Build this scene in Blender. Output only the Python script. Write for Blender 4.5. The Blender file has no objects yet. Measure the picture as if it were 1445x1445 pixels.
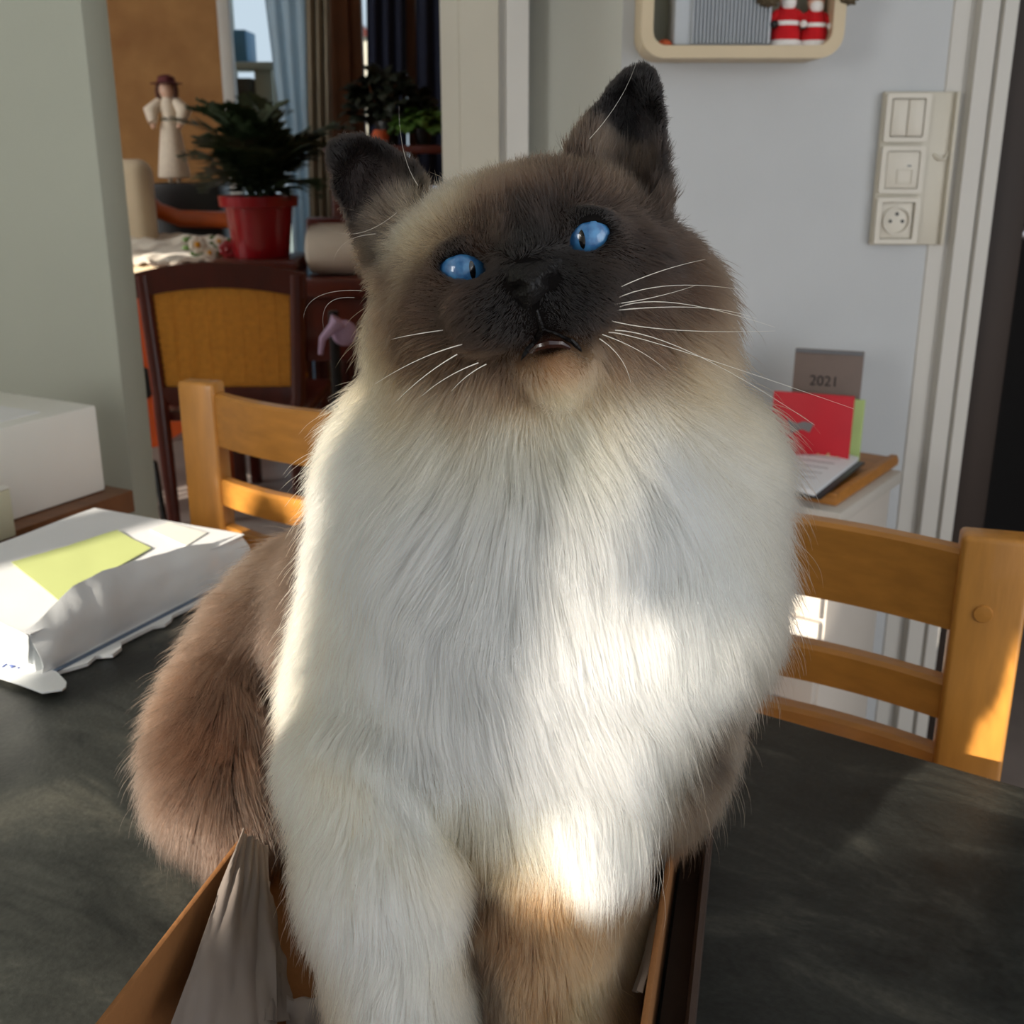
import bpy, bmesh, math, random
import numpy as np
from mathutils import Vector, Matrix, bvhtree, kdtree, noise as mnoise

random.seed(7); np.random.seed(7)
SC = bpy.context.scene
COL = SC.collection
PI = math.pi

# ------------------------------------------------------------------ camera
F_PX = 1600.0
PITCH = math.radians(18.0)
CAM = Vector((0, 0, 1.14))
FWD = Vector((0, math.cos(PITCH), -math.sin(PITCH)))
UPV = Vector((0, math.sin(PITCH), math.cos(PITCH)))
RGT = Vector((1, 0, 0))
cam = bpy.data.cameras.new('camera')
cam.sensor_width = 36.0
cam.lens = 36.0 * F_PX / 1445.0
cam.clip_start = 0.02
cam.dof.use_dof = True
cam.dof.focus_distance = 0.452
cam.dof.aperture_fstop = 22.0
camo = bpy.data.objects.new('camera', cam)
COL.objects.link(camo)
camo.location = CAM
camo.rotation_euler = (PI / 2 - PITCH, 0, 0)
SC.camera = camo


def ray(px, py):
    return FWD + RGT * ((px - 722.5) / F_PX) - UPV * ((py - 722.5) / F_PX)


def P(px, py, Y=None, Z=None, t=None):
    """World point of the photograph's pixel at a world depth Y, a height Z or a camera depth t."""
    d = ray(px, py)
    if Y is not None:
        t = Y / d.y
    elif Z is not None:
        t = (Z - CAM.z) / d.z
    return CAM + d * t


# ------------------------------------------------------------------ world, sun, window light, added fills, exposure
TABLE_Z = 0.75
world = bpy.data.worlds.new('sky')
SC.world = world
world.use_nodes = True
wn = world.node_tree
bg = wn.nodes['Background']
bg.inputs['Color'].default_value = (0.76, 0.87, 1.0, 1)
bg.inputs['Strength'].default_value = 0.62

SUN_AZ, SUN_EL = math.radians(48), math.radians(20)
SUN_D = Vector((math.cos(SUN_AZ) * math.cos(SUN_EL), math.sin(SUN_AZ) * math.cos(SUN_EL), -math.sin(SUN_EL)))
sun = bpy.data.lights.new('sun', 'SUN')
sun.energy = 6.4
sun.angle = math.radians(0.6)
sun.color = (1.0, 0.90, 0.76)
suno = bpy.data.objects.new('sun', sun)
COL.objects.link(suno)
suno.location = -SUN_D * 6
suno.rotation_euler = SUN_D.to_track_quat('-Z', 'Y').to_euler()

WALL_X = -2.85                      # the kitchen's side wall
WIN_Y = -1.30                       # the kitchen's window wall, behind the camera
WIN_X0, WIN_X1, WIN_Z0, WIN_Z1 = -2.72, -1.39, 0.95, 2.10
day = bpy.data.lights.new('window_daylight', 'AREA')
day.shape = 'RECTANGLE'
day.size = WIN_X1 - WIN_X0
day.size_y = WIN_Z1 - WIN_Z0
day.energy = 36.0
day.color = (1.0, 0.985, 0.96)
dayo = bpy.data.objects.new('window_daylight', day)
COL.objects.link(dayo)
dayo.location = ((WIN_X0 + WIN_X1) / 2, WIN_Y - 0.16, (WIN_Z0 + WIN_Z1) / 2)
dayo.rotation_euler = Vector((0, 1, 0)).to_track_quat('-Z', 'Z').to_euler()

# fill light added at the unseen right rear to brighten packet and carton sides
day3 = bpy.data.lights.new('right_fill', 'AREA')
day3.shape = 'RECTANGLE'
day3.size, day3.size_y = 2.3, 2.1
day3.energy = 24.0
day3.color = (1.0, 0.98, 0.95)
day3o = bpy.data.objects.new('right_fill', day3)
COL.objects.link(day3o)
day3o.location = (2.10, -1.2, 1.15)
day3o.rotation_euler = Vector((-1, 0.35, 0)).to_track_quat('-Z', 'Z').to_euler()
# fill light added to brighten the living room, at a made-up side window
day2 = bpy.data.lights.new('living_fill', 'AREA')
day2.shape = 'RECTANGLE'
day2.size, day2.size_y = 1.5, 1.2
day2.energy = 21.0
day2.color = (1.0, 0.97, 0.92)
day2o = bpy.data.objects.new('living_fill', day2)
COL.objects.link(day2o)
day2o.location = (-3.06, 3.1, 1.6)
day2o.rotation_euler = Vector((1, 0.12, 0)).to_track_quat('-Z', 'Z').to_euler()

SC.view_settings.view_transform = 'Standard'
SC.view_settings.look = 'None'
SC.view_settings.gamma = 1.0
SC.view_settings.use_curve_mapping = False
SC.view_settings.exposure = 0.50

# ------------------------------------------------------------------ materials


def lin(c):
    return tuple((v / 255 / 12.92 if v / 255 <= 0.04045 else ((v / 255 + 0.055) / 1.055) ** 2.4) for v in c)


def mat(name, rgb, rough=0.6, var=0.12, scale=30.0, bump=0.0, bscale=None, metallic=0.0, coat=0.0, stretch=None,
        rgb2=None, spec=0.5, trans=0.0, sheen=0.0):
    """Principled material with noise-driven colour variation and fine relief (object coordinates)."""
    m = bpy.data.materials.new(name)
    m.use_nodes = True
    nt = m.node_tree
    b = nt.nodes['Principled BSDF']
    b.inputs['Roughness'].default_value = rough
    b.inputs['Metallic'].default_value = metallic
    b.inputs['Coat Weight'].default_value = coat
    b.inputs['Specular IOR Level'].default_value = spec
    b.inputs['Sheen Weight'].default_value = sheen
    tc = nt.nodes.new('ShaderNodeTexCoord')
    mp = nt.nodes.new('ShaderNodeMapping')
    if stretch:
        mp.inputs['Scale'].default_value = stretch
    nt.links.new(tc.outputs['Object'], mp.inputs['Vector'])
    nz = nt.nodes.new('ShaderNodeTexNoise')
    nz.inputs['Scale'].default_value = scale
    nz.inputs['Detail'].default_value = 5
    nt.links.new(mp.outputs['Vector'], nz.inputs['Vector'])
    rp = nt.nodes.new('ShaderNodeValToRGB')
    rp.color_ramp.elements[0].position = 0.3
    rp.color_ramp.elements[1].position = 0.7
    c = lin(rgb)
    c2 = lin(rgb2) if rgb2 else tuple(v * (1 + var) for v in c)
    c1 = c if rgb2 else tuple(v * (1 - var) for v in c)
    rp.color_ramp.elements[0].color = (*c1, 1)
    rp.color_ramp.elements[1].color = (*[min(v, 0.95) for v in c2], 1)
    nt.links.new(nz.outputs['Fac'], rp.inputs['Fac'])
    nt.links.new(rp.outputs['Color'], b.inputs['Base Color'])
    if bump:
        bp = nt.nodes.new('ShaderNodeBump')
        bp.inputs['Strength'].default_value = bump
        bp.inputs['Distance'].default_value = 0.002
        n2 = nt.nodes.new('ShaderNodeTexNoise')
        n2.inputs['Scale'].default_value = bscale or scale * 4
        n2.inputs['Detail'].default_value = 4
        nt.links.new(mp.outputs['Vector'], n2.inputs['Vector'])
        nt.links.new(n2.outputs['Fac'], bp.inputs['Height'])
        nt.links.new(bp.outputs['Normal'], b.inputs['Normal'])
    if trans:
        tr = nt.nodes.new('ShaderNodeBsdfTranslucent')
        nt.links.new(rp.outputs['Color'], tr.inputs['Color'])
        mx = nt.nodes.new('ShaderNodeMixShader')
        mx.inputs['Fac'].default_value = trans
        nt.links.new(b.outputs[0], mx.inputs[1])
        nt.links.new(tr.outputs[0], mx.inputs[2])
        nt.links.new(mx.outputs[0], nt.nodes['Material Output'].inputs['Surface'])
    return m


M = {}
M['wall_white'] = mat('wall white paint', (196, 199, 201), 0.75, 0.03, 6, 0.15, 180)
M['wall_grey'] = mat('wall greenish grey paint', (172, 174, 159), 0.8, 0.03, 5, 0.15, 160)
M['return'] = mat('return wall grey paint', (206, 207, 198), 0.8, 0.03, 5, 0.15, 160)
M['trim_white'] = mat('trim satin white', (204, 201, 194), 0.45, 0.02, 8)
M['trim_cream'] = mat('trim cream satin', (190, 184, 168), 0.5, 0.03, 8)
M['beige_plaster'] = mat('living room ochre plaster', (176, 130, 78), 0.85, 0.2, 7, 0.5, 40, rgb2=(150, 105, 60))
M['ceiling'] = mat('ceiling white', (225, 225, 222), 0.9, 0.02, 5)
M['floor'] = mat('floor tile grey', (168, 155, 148), 0.5, 0.1, 9)
M['dark_door'] = mat('dark brown door', (44, 31, 23), 0.6, 0.25, 12, stretch=(1, 1, 0.12))
M['hall'] = mat('hall gloom and dark pole', (18, 14, 13), 0.8, 0.1, 6)  # near-black carries the unlit hall's darkness; the bow's pole shares it
M['beech'] = mat('beech varnished', (196, 134, 58), 0.38, 0.13, 16, 0.08, 60, stretch=(6, 6, 1), coat=0.15)
M['beech_rail'] = mat('beech varnished rail', (192, 130, 56), 0.38, 0.13, 16, 0.08, 60, stretch=(1, 6, 6), coat=0.15)
M['oak'] = mat('oak board', (178, 118, 52), 0.5, 0.15, 14, stretch=(1, 8, 8))
M['sideboard'] = mat('walnut sideboard', (112, 72, 42), 0.5, 0.2, 10, stretch=(1, 8, 1))
M['mahogany'] = mat('mahogany', (84, 30, 20), 0.35, 0.2, 10, stretch=(4, 4, 1), coat=0.2)
M['cane'] = mat('woven cane', (244, 168, 62), 0.6, 0.12, 60)
M['orange_wood'] = mat('orange pine', (186, 84, 26), 0.4, 0.15, 8, coat=0.2)
M['guitar'] = mat('orange lacquered guitar', (214, 84, 22), 0.25, 0.12, 5, coat=0.5)
M['black'] = mat('black plastic', (16, 15, 16), 0.4, 0.1, 20)
M['linen'] = mat('cream linen cushion', (214, 196, 166), 0.9, 0.06, 9, 0.5, 300, sheen=0.2)
M['linen2'] = mat('pale linen throw', (222, 212, 196), 0.9, 0.06, 9, 0.5, 300, sheen=0.2)
M['red_pot'] = mat('red glazed pot', (150, 8, 24), 0.3, 0.1, 8, coat=0.3)
M['soil'] = mat('potting soil', (38, 28, 20), 0.95, 0.3, 80, 0.8)
M['leaf'] = mat('dark fern leaf', (42, 58, 30), 0.6, 0.3, 20)
M['leaf2'] = mat('bright leaf', (74, 108, 40), 0.55, 0.25, 20)
M['leaf3'] = mat('deep shrub leaf', (26, 34, 20), 0.6, 0.3, 20)
M['doll_skin'] = mat('porcelain', (226, 186, 160), 0.4, 0.03, 10)
M['doll_dress'] = mat('doll white lace', (232, 218, 198), 0.9, 0.06, 60, 0.6, 200)
M['doll_hat'] = mat('doll burgundy hat', (92, 36, 40), 0.8, 0.1, 40)
M['doll_hair'] = mat('doll brown curls', (84, 44, 28), 0.7, 0.2, 60)
M['curtain_white'] = mat('sheer curtain pale blue', (206, 222, 232), 0.8, 0.04, 8, trans=0.55)
M['curtain_grey'] = mat('grey linen curtain', (150, 140, 122), 0.9, 0.06, 12, 0.3, 200)
M['curtain_blue'] = mat('navy curtain', (24, 30, 52), 0.9, 0.1, 12)
M['frame_wood'] = mat('brown window frame', (118, 72, 38), 0.6, 0.15, 8)
M['blue_panel'] = mat('blue painted metal', (60, 120, 160), 0.5, 0.1, 8)
M['grey_paint'] = mat('grey green painted metal', (150, 158, 150), 0.6, 0.06, 8)
M['render_wall'] = mat('pale house render', (210, 200, 184), 0.9, 0.05, 8)
M['card'] = mat('kraft cardboard', (136, 90, 48), 0.85, 0.06, 40, 0.25, 220)
M['card_dark'] = mat('dark brown cardboard', (58, 42, 32), 0.85, 0.1, 30, 0.2, 200)
M['card_white'] = mat('white carton board', (240, 239, 231), 0.7, 0.02, 12)
M['card_cream'] = mat('cream carton board', (220, 218, 190), 0.7, 0.02, 12)
M['paper'] = mat('white paper', (236, 236, 236), 0.8, 0.015, 14, 0.1, 60)
M['paper_sheet'] = mat('white paper sheet', (240, 241, 243), 0.7, 0.01, 14)
M['poly'] = mat('white polythene mailer', (243, 246, 246), 0.38, 0.03, 14, 0.3, 40)
M['poly_blue'] = mat('blue grey mailer lining', (98, 116, 140), 0.5, 0.1, 14)
M['note'] = mat('yellow green sticky note', (206, 216, 142), 0.8, 0.02, 10)
M['print'] = mat('grey print', (110, 112, 116), 0.8, 0.05, 40)
M['ink'] = mat('black ink', (30, 28, 28), 0.7, 0.05, 40)
M['ink_blue'] = mat('blue ink', (70, 90, 150), 0.7, 0.05, 40)
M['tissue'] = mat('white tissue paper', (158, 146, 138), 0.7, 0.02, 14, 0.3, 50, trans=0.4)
M['shelf'] = mat('cream lacquer shelf', (206, 188, 156), 0.5, 0.02, 10)
M['ribbed'] = mat('light grey ribbed plastic', (186, 192, 198), 0.45, 0.03, 20)
M['red_felt'] = mat('red felt', (196, 16, 26), 0.95, 0.1, 60, 0.5, 300)
M['white_felt'] = mat('white fleece', (236, 232, 228), 0.95, 0.04, 60, 0.8, 200)
M['brown_felt'] = mat('brown pine cone', (90, 78, 58), 0.9, 0.25, 80, 0.8, 200)
M['green_felt'] = mat('green felt', (86, 128, 40), 0.9, 0.1, 40)
M['orange_felt'] = mat('orange clay', (196, 90, 50), 0.8, 0.1, 40)
M['plate'] = mat('ivory switch plastic', (214, 208, 194), 0.35, 0.015, 10)
M['plate2'] = mat('ivory trunking plastic', (206, 200, 184), 0.4, 0.015, 10)
M['cabinet'] = mat('white laminate cabinet', (214, 206, 196), 0.5, 0.02, 10)
M['cabinet_top'] = mat('white laminate top', (206, 200, 190), 0.45, 0.03, 10)
M['red_book'] = mat('red book cover', (196, 16, 36), 0.5, 0.05, 20)
M['green_book'] = mat('pale green book', (182, 206, 132), 0.7, 0.04, 20)
M['diary'] = mat('taupe diary cover', (116, 100, 92), 0.6, 0.05, 30, 0.2, 200)
M['ring'] = mat('binder ring steel', (150, 150, 156), 0.3, 0.02, 10, metallic=1.0)
M['paw_print'] = mat('grey print on book', (120, 116, 116), 0.7, 0.1, 30)
M['cream_print'] = mat('cream print on book', (206, 176, 130), 0.7, 0.1, 30)
M['lilac'] = mat('lilac ribbon', (190, 160, 190), 0.7, 0.1, 30)
M['yellow'] = mat('yellow folder', (214, 150, 20), 0.6, 0.05, 30)


def table_material():
    m = bpy.data.materials.new('dark slate laminate')
    m.use_nodes = True
    nt = m.node_tree
    b = nt.nodes['Principled BSDF']
    tc = nt.nodes.new('ShaderNodeTexCoord')
    n1 = nt.nodes.new('ShaderNodeTexNoise'); n1.inputs['Scale'].default_value = 7; n1.inputs['Detail'].default_value = 9
    n1.inputs['Roughness'].default_value = 0.68; n1.inputs['Distortion'].default_value = 0.6
    n2 = nt.nodes.new('ShaderNodeTexNoise'); n2.inputs['Scale'].default_value = 260; n2.inputs['Detail'].default_value = 4
    mp = nt.nodes.new('ShaderNodeMapping'); mp.inputs['Scale'].default_value = (1.0, 2.2, 1)
    nt.links.new(tc.outputs['Object'], mp.inputs['Vector'])
    nt.links.new(mp.outputs['Vector'], n1.inputs['Vector']); nt.links.new(tc.outputs['Object'], n2.inputs['Vector'])
    r1 = nt.nodes.new('ShaderNodeValToRGB')
    r1.color_ramp.elements[0].position = 0.34; r1.color_ramp.elements[0].color = (*lin((32, 34, 33)), 1)
    r1.color_ramp.elements[1].position = 0.70; r1.color_ramp.elements[1].color = (*lin((90, 89, 81)), 1)
    e = r1.color_ramp.elements.new(0.52); e.color = (*lin((54, 56, 53)), 1)
    nt.links.new(n1.outputs['Fac'], r1.inputs['Fac'])
    mx = nt.nodes.new('ShaderNodeMixRGB'); mx.blend_type = 'OVERLAY'; mx.inputs['Fac'].default_value = 0.45
    nt.links.new(r1.outputs['Color'], mx.inputs[1]); nt.links.new(n2.outputs['Fac'], mx.inputs[2])
    nt.links.new(mx.outputs['Color'], b.inputs['Base Color'])
    rr = nt.nodes.new('ShaderNodeMapRange'); rr.inputs['To Min'].default_value = 0.38; rr.inputs['To Max'].default_value = 0.6
    nt.links.new(n1.outputs['Fac'], rr.inputs['Value']); nt.links.new(rr.outputs['Result'], b.inputs['Roughness'])
    bp = nt.nodes.new('ShaderNodeBump'); bp.inputs['Strength'].default_value = 0.25; bp.inputs['Distance'].default_value = 0.001
    nt.links.new(n2.outputs['Fac'], bp.inputs['Height']); nt.links.new(bp.outputs['Normal'], b.inputs['Normal'])
    b.inputs['Specular IOR Level'].default_value = 0.25
    return m


M['slate'] = table_material()


def glass_material():
    m = bpy.data.materials.new('window glass')
    m.use_nodes = True
    nt = m.node_tree
    nt.nodes.remove(nt.nodes['Principled BSDF'])
    tr = nt.nodes.new('ShaderNodeBsdfTransparent'); tr.inputs['Color'].default_value = (0.93, 0.96, 0.96, 1)
    gl = nt.nodes.new('ShaderNodeBsdfGlossy'); gl.inputs['Roughness'].default_value = 0.02
    fr = nt.nodes.new('ShaderNodeFresnel'); fr.inputs['IOR'].default_value = 1.25
    mx = nt.nodes.new('ShaderNodeMixShader')
    nt.links.new(fr.outputs[0], mx.inputs['Fac']); nt.links.new(tr.outputs[0], mx.inputs[1]); nt.links.new(gl.outputs[0], mx.inputs[2])
    nt.links.new(mx.outputs[0], nt.nodes['Material Output'].inputs['Surface'])
    return m


M['glass'] = glass_material()

# ------------------------------------------------------------------ mesh helpers


class MB:
    """Collects shapes into one bmesh and links them as ONE mesh object."""

    def __init__(s):
        s.bm = bmesh.new()

    def box(s, c, size, rz=0.0, bev=0.0, seg=2, mtx=None):
        r = bmesh.ops.create_cube(s.bm, size=1.0)
        vs = r['verts']
        T = Matrix.Translation(Vector(c)) @ Matrix.Rotation(rz, 4, 'Z') @ Matrix.Diagonal((*size, 1))
        if mtx is not None:
            T = mtx @ T
        bmesh.ops.transform(s.bm, matrix=T, verts=vs)
        if bev:
            es = list({e for v in vs for e in v.link_edges})
            bmesh.ops.bevel(s.bm, geom=es, offset=bev, segments=seg, affect='EDGES', profile=0.5)
        return s

    def lathe(s, c, prof, n=24, mtx=None):
        rings = []
        for r, z in prof:
            rings.append([s.bm.verts.new(Vector(c) + Vector((r * math.cos(2 * PI * k / n), r * math.sin(2 * PI * k / n), z))) for k in range(n)])
        for a, b in zip(rings, rings[1:]):
            for k in range(n):
                s.bm.faces.new((a[k], a[(k + 1) % n], b[(k + 1) % n], b[k]))
        s.bm.faces.new(list(reversed(rings[0])))
        s.bm.faces.new(rings[-1])
        if mtx is not None:
            bmesh.ops.transform(s.bm, matrix=mtx, verts=[v for r in rings for v in r])
        return s

    def tube(s, pts, rad, n=8):
        pts = [Vector(p) for p in pts]
        rr = rad if isinstance(rad, (list, tuple)) else [rad] * len(pts)
        rings = []
        for i, p in enumerate(pts):
            d = (pts[min(i + 1, len(pts) - 1)] - pts[max(i - 1, 0)]).normalized()
            a = d.orthogonal().normalized() if i == 0 else (a - d * a.dot(d)).normalized()
            b = d.cross(a)
            rings.append([s.bm.verts.new(p + (a * math.cos(2 * PI * k / n) + b * math.sin(2 * PI * k / n)) * rr[i]) for k in range(n)])
        for A, B in zip(rings, rings[1:]):
            for k in range(n):
                s.bm.faces.new((A[k], A[(k + 1) % n], B[(k + 1) % n], B[k]))
        s.bm.faces.new(list(reversed(rings[0])))
        s.bm.faces.new(rings[-1])
        return s

    def ball(s, c, r, u=16, v=12, rot=None):
        q = bmesh.ops.create_uvsphere(s.bm, u_segments=u, v_segments=v, radius=1.0)
        rr = r if isinstance(r, (tuple, list)) else (r, r, r)
        T = Matrix.Translation(Vector(c)) @ (rot.to_4x4() if rot is not None else Matrix.Identity(4)) @ Matrix.Diagonal((*rr, 1))
        bmesh.ops.transform(s.bm, matrix=T, verts=q['verts'])
        return s

    def prism(s, pts, off):
        """Closed polygon pts (3D) extruded by the vector off."""
        off = Vector(off)
        a = [s.bm.verts.new(Vector(p)) for p in pts]
        b = [s.bm.verts.new(Vector(p) + off) for p in pts]
        n = len(a)
        s.bm.faces.new(a)
        s.bm.faces.new(list(reversed(b)))
        for k in range(n):
            s.bm.faces.new((a[(k + 1) % n], a[k], b[k], b[(k + 1) % n]))
        return s

    def grid(s, fn, nu, nv, thick=0.0):
        """Sheet fn(u, v) -> point, u and v in 0..1, given a thickness along its normals."""
        V = [[s.bm.verts.new(Vector(fn(i / nu, j / nv))) for j in range(nv + 1)] for i in range(nu + 1)]
        fs = []
        for i in range(nu):
            for j in range(nv):
                fs.append(s.bm.faces.new((V[i][j], V[i + 1][j], V[i + 1][j + 1], V[i][j + 1])))
        if thick:
            bmesh.ops.recalc_face_normals(s.bm, faces=fs)
            bmesh.ops.solidify(s.bm, geom=fs, thickness=thick)
        return s

    def build(s, name, m, parent=None, smooth=True, loc=None):
        bmesh.ops.recalc_face_normals(s.bm, faces=s.bm.faces[:])
        me = bpy.data.meshes.new(name)
        s.bm.to_mesh(me)
        s.bm.free()
        me.materials.append(m)
        o = bpy.data.objects.new(name, me)
        COL.objects.link(o)
        if smooth:
            me.polygons.foreach_set('use_smooth', [True] * len(me.polygons))
            me.set_sharp_from_angle(angle=math.radians(38))
        if parent is not None:
            o.parent = parent
        if loc is not None:
            o.location = loc
        return o


def tag(o, label=None, cat=None, group=None, kind=None):
    if label: o['label'] = label
    if cat: o['category'] = cat
    if group: o['group'] = group
    if kind: o['kind'] = kind
    return o


def empty(name, loc, rz=0.0):
    e = bpy.data.objects.new(name, None)
    e.empty_display_size = 0.05
    COL.objects.link(e)
    e.location = loc
    e.rotation_euler = (0, 0, rz)
    return e


def structure(o):
    o['kind'] = 'structure'
    return o


def text_part(name, body, size, m, parent, loc, rot, thick=0.0004):
    c = bpy.data.curves.new(name + '_font', 'FONT')
    c.body = body
    c.size = size
    c.extrude = thick
    c.align_x = 'CENTER'
    c.align_y = 'CENTER'
    c.materials.append(m)
    f = bpy.data.objects.new(name + '_font', c)
    me = bpy.data.meshes.new_from_object(f)
    bpy.data.objects.remove(f)
    if not me.materials: me.materials.append(m)
    o = bpy.data.objects.new(name, me)
    COL.objects.link(o)
    o['kind'] = 'stuff'
    o.parent = parent
    o.location = loc
    o.rotation_euler = rot
    return o

# ------------------------------------------------------------------ the room


def holed_wall(name, m, axis_o, au, av, thick, outer, hole):
    """Wall slab in the plane axis_o + u*au + v*av, with one rectangular opening."""
    au, av, o = Vector(au), Vector(av), Vector(axis_o)
    n = au.cross(av).normalized() * thick
    bm = bmesh.new()
    (u0, u1, v0, v1), (a0, a1, b0, b1) = outer, hole
    co = [(u0, v0), (u1, v0), (u1, v1), (u0, v1)]
    ci = [(a0, b0), (a1, b0), (a1, b1), (a0, b1)]
    L = []
    for off in (Vector((0, 0, 0)), n):
        L.append(([bm.verts.new(o + au * u + av * v + off) for u, v in co], [bm.verts.new(o + au * u + av * v + off) for u, v in ci]))
    for k in range(4):
        j = (k + 1) % 4
        for (O, I) in L:
            bm.faces.new((O[k], O[j], I[j], I[k]))
        bm.faces.new((L[0][0][k], L[0][0][j], L[1][0][j], L[1][0][k]))
        bm.faces.new((L[0][1][k], L[0][1][j], L[1][1][j], L[1][1][k]))
    mb = MB(); mb.bm.free(); mb.bm = bm
    return structure(mb.build(name, m, smooth=False))


def slab(name, m, lo, hi, bev=0.0):
    lo, hi = Vector(lo), Vector(hi)
    return structure(MB().box((lo + hi) / 2, hi - lo, bev=bev).build(name, m, smooth=bool(bev)))


Y_BACK, Y_PART, Y_TRIM, Y_LIV = 1.85, 1.52, 1.95, 5.2
CEIL = 2.5
slab('floor', M['floor'], (-3.2, -2.2, -0.06), (3.0, 5.3, 0))
slab('ceiling', M['ceiling'], (-3.2, -1.45, CEIL), (3.0, 5.3, CEIL + 0.08))
slab('wall_left', M['wall_grey'], (WALL_X - 0.10, WIN_Y - 0.1, 0), (WALL_X, Y_PART + 0.10, CEIL))
holed_wall('wall_rear', M['wall_grey'], (0, WIN_Y, 0), (1, 0, 0), (0, 0, 1), 0.10,
           (WALL_X, -0.10, 0, CEIL), (WIN_X0, WIN_X1, WIN_Z0, WIN_Z1))
xe = P(152, 345, Y=Y_PART).x
slab('wall_partition', M['wall_grey'], (WALL_X, Y_PART, 0), (xe, Y_PART + 0.10, CEIL), 0.006)

# door casing between kitchen and living room (a moulded profile, extruded upward)
def casing(name, prof, m):
    return structure(MB().prism([(x, y, 0) for x, y in prof], (0, 0, CEIL)).build(name, m, smooth=False))


xa, xb = P(622, 100, Y=Y_TRIM).x, P(704, 100, Y=Y_TRIM).x
xc = P(746, 100, Y=Y_TRIM).x
casing('trim_1', [(xa, Y_TRIM), (xa + 0.028, Y_TRIM - 0.004), (xa + 0.032, Y_TRIM), (xb, Y_TRIM), (xb, Y_TRIM + 0.12), (xa, Y_TRIM + 0.12)], M['trim_cream'])
casing('trim_3', [(xb + 0.001, Y_TRIM + 0.012), (xb + 0.010, Y_TRIM + 0.012), (xb + 0.012, Y_TRIM - 0.002), (xc, Y_TRIM - 0.002), (xc, Y_TRIM + 0.12), (xb + 0.001, Y_TRIM + 0.12)], M['trim_white'])
xd = P(878, 60, Y=Y_BACK).x
casing('wall_return', [(xc + 0.001, Y_TRIM + 0.10), (xd, Y_BACK + 0.006), (xd, Y_BACK + 0.08), (xc + 0.03, Y_TRIM + 0.2), (xc + 0.001, Y_TRIM + 0.2)], M['return'])
xt = P(1324, 200, Y=Y_BACK).x
xf = P(1383, 370, Y=Y_BACK).x
slab('wall_back', M['wall_white'], (xd, Y_BACK, 0), (xt + 0.02, Y_BACK + 0.12, CEIL))
w = xf - xt
casing('trim_2', [(xt, Y_BACK), (xt + 0.002, Y_BACK - 0.003), (xt + 0.30 * w, Y_BACK - 0.004), (xt + 0.33 * w, Y_BACK - 0.001), (xt + 0.37 * w, Y_BACK - 0.001),
                  (xt + 0.40 * w, Y_BACK - 0.022), (xt + 0.70 * w, Y_BACK - 0.022), (xt + 0.72 * w, Y_BACK - 0.014), (xt + 0.75 * w, Y_BACK - 0.014),
                  (xt + 0.77 * w, Y_BACK - 0.026), (xf, Y_BACK - 0.026), (xf, Y_BACK - 0.002), (xt + 0.025, Y_BACK - 0.002)], M['trim_white'])
d = empty('door_1', (xf + 0.004, Y_BACK - 0.01, 0)); structure(d)
MB().box((0.030, 0.09, 1.02), (0.060, 0.16, 2.04), bev=0.003).build('door_leaf', M['dark_door'], d)
MB().tube([(0.062, 0.05, 1.0), (0.10, 0.05, 1.0), (0.10, 0.12, 1.0)], 0.008).build('door_handle', M['ring'], d)
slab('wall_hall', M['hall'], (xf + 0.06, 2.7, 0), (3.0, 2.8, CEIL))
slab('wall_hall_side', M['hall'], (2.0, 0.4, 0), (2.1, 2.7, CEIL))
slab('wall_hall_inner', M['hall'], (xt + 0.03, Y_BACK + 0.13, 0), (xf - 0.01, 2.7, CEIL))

# living room shell
L = lambda px, Y=Y_LIV: P(px, 100, Y=Y).x
x1, x2, x3, x4 = L(312), L(466), L(496), L(640)
slab('wall_living', M['beige_plaster'], (-3.2, Y_LIV, 0), (x1, Y_LIV + 0.12, CEIL))
holed_wall('wall_living_side', M['beige_plaster'], (-3.10, 0, 0), (0, 1, 0), (0, 0, 1), -0.10,
           (Y_PART + 0.11, Y_LIV, 0, CEIL), (2.3, 3.9, 0.95, 2.25))
slab('wall_living_end', M['beige_plaster'], (x4, Y_LIV, 0), (0.62, Y_LIV + 0.12, CEIL))
slab('wall_living_inner', M['beige_plaster'], (0.5, Y_BACK + 0.13, 0), (0.6, Y_LIV, CEIL))
slab('wall_living_lintel', M['beige_plaster'], (x1, Y_LIV, 2.15), (x4, Y_LIV + 0.12, CEIL))
slab('wall_living_sill', M['beige_plaster'], (x3 + 0.001, Y_LIV, 0), (x4, Y_LIV + 0.12, 0.95))
slab('trim_4', M['frame_wood'], (x2, Y_LIV - 0.05, 0), (x3, Y_LIV + 0.12, 2.15), 0.004)


def window(name, xa, xb, z0, z1, m, muntins, fw=0.05):
    e = empty(name, ((xa + xb) / 2, Y_LIV + 0.03, z0)); structure(e)
    W, H = xb - xa, z1 - z0
    for s in (-1, 1):
        MB().box((s * (W / 2 - fw / 2), 0, H / 2), (fw, 0.06, H), bev=0.004).build('window_stile', m, e)
    for z in (fw / 2, H - fw / 2):
        MB().box((0, 0, z), (W - 2 * fw, 0.06, fw), bev=0.004).build('window_rail', m, e)
    for x in muntins:
        MB().box((x, 0, H / 2), (0.045, 0.05, H - 2 * fw), bev=0.004).build('window_mullion', m, e)
    MB().box((0, 0.01, H / 2), (W - 2 * fw, 0.006, H - 2 * fw)).build('window_pane', M['glass'], e, smooth=False)
    return e


window('window_2', x1, x2, 0.02, 2.14, M['trim_white'], [])
window('window_3', x3, x4, 0.96, 2.14, M['frame_wood'], [L(581) - (x3 + x4) / 2])

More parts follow.
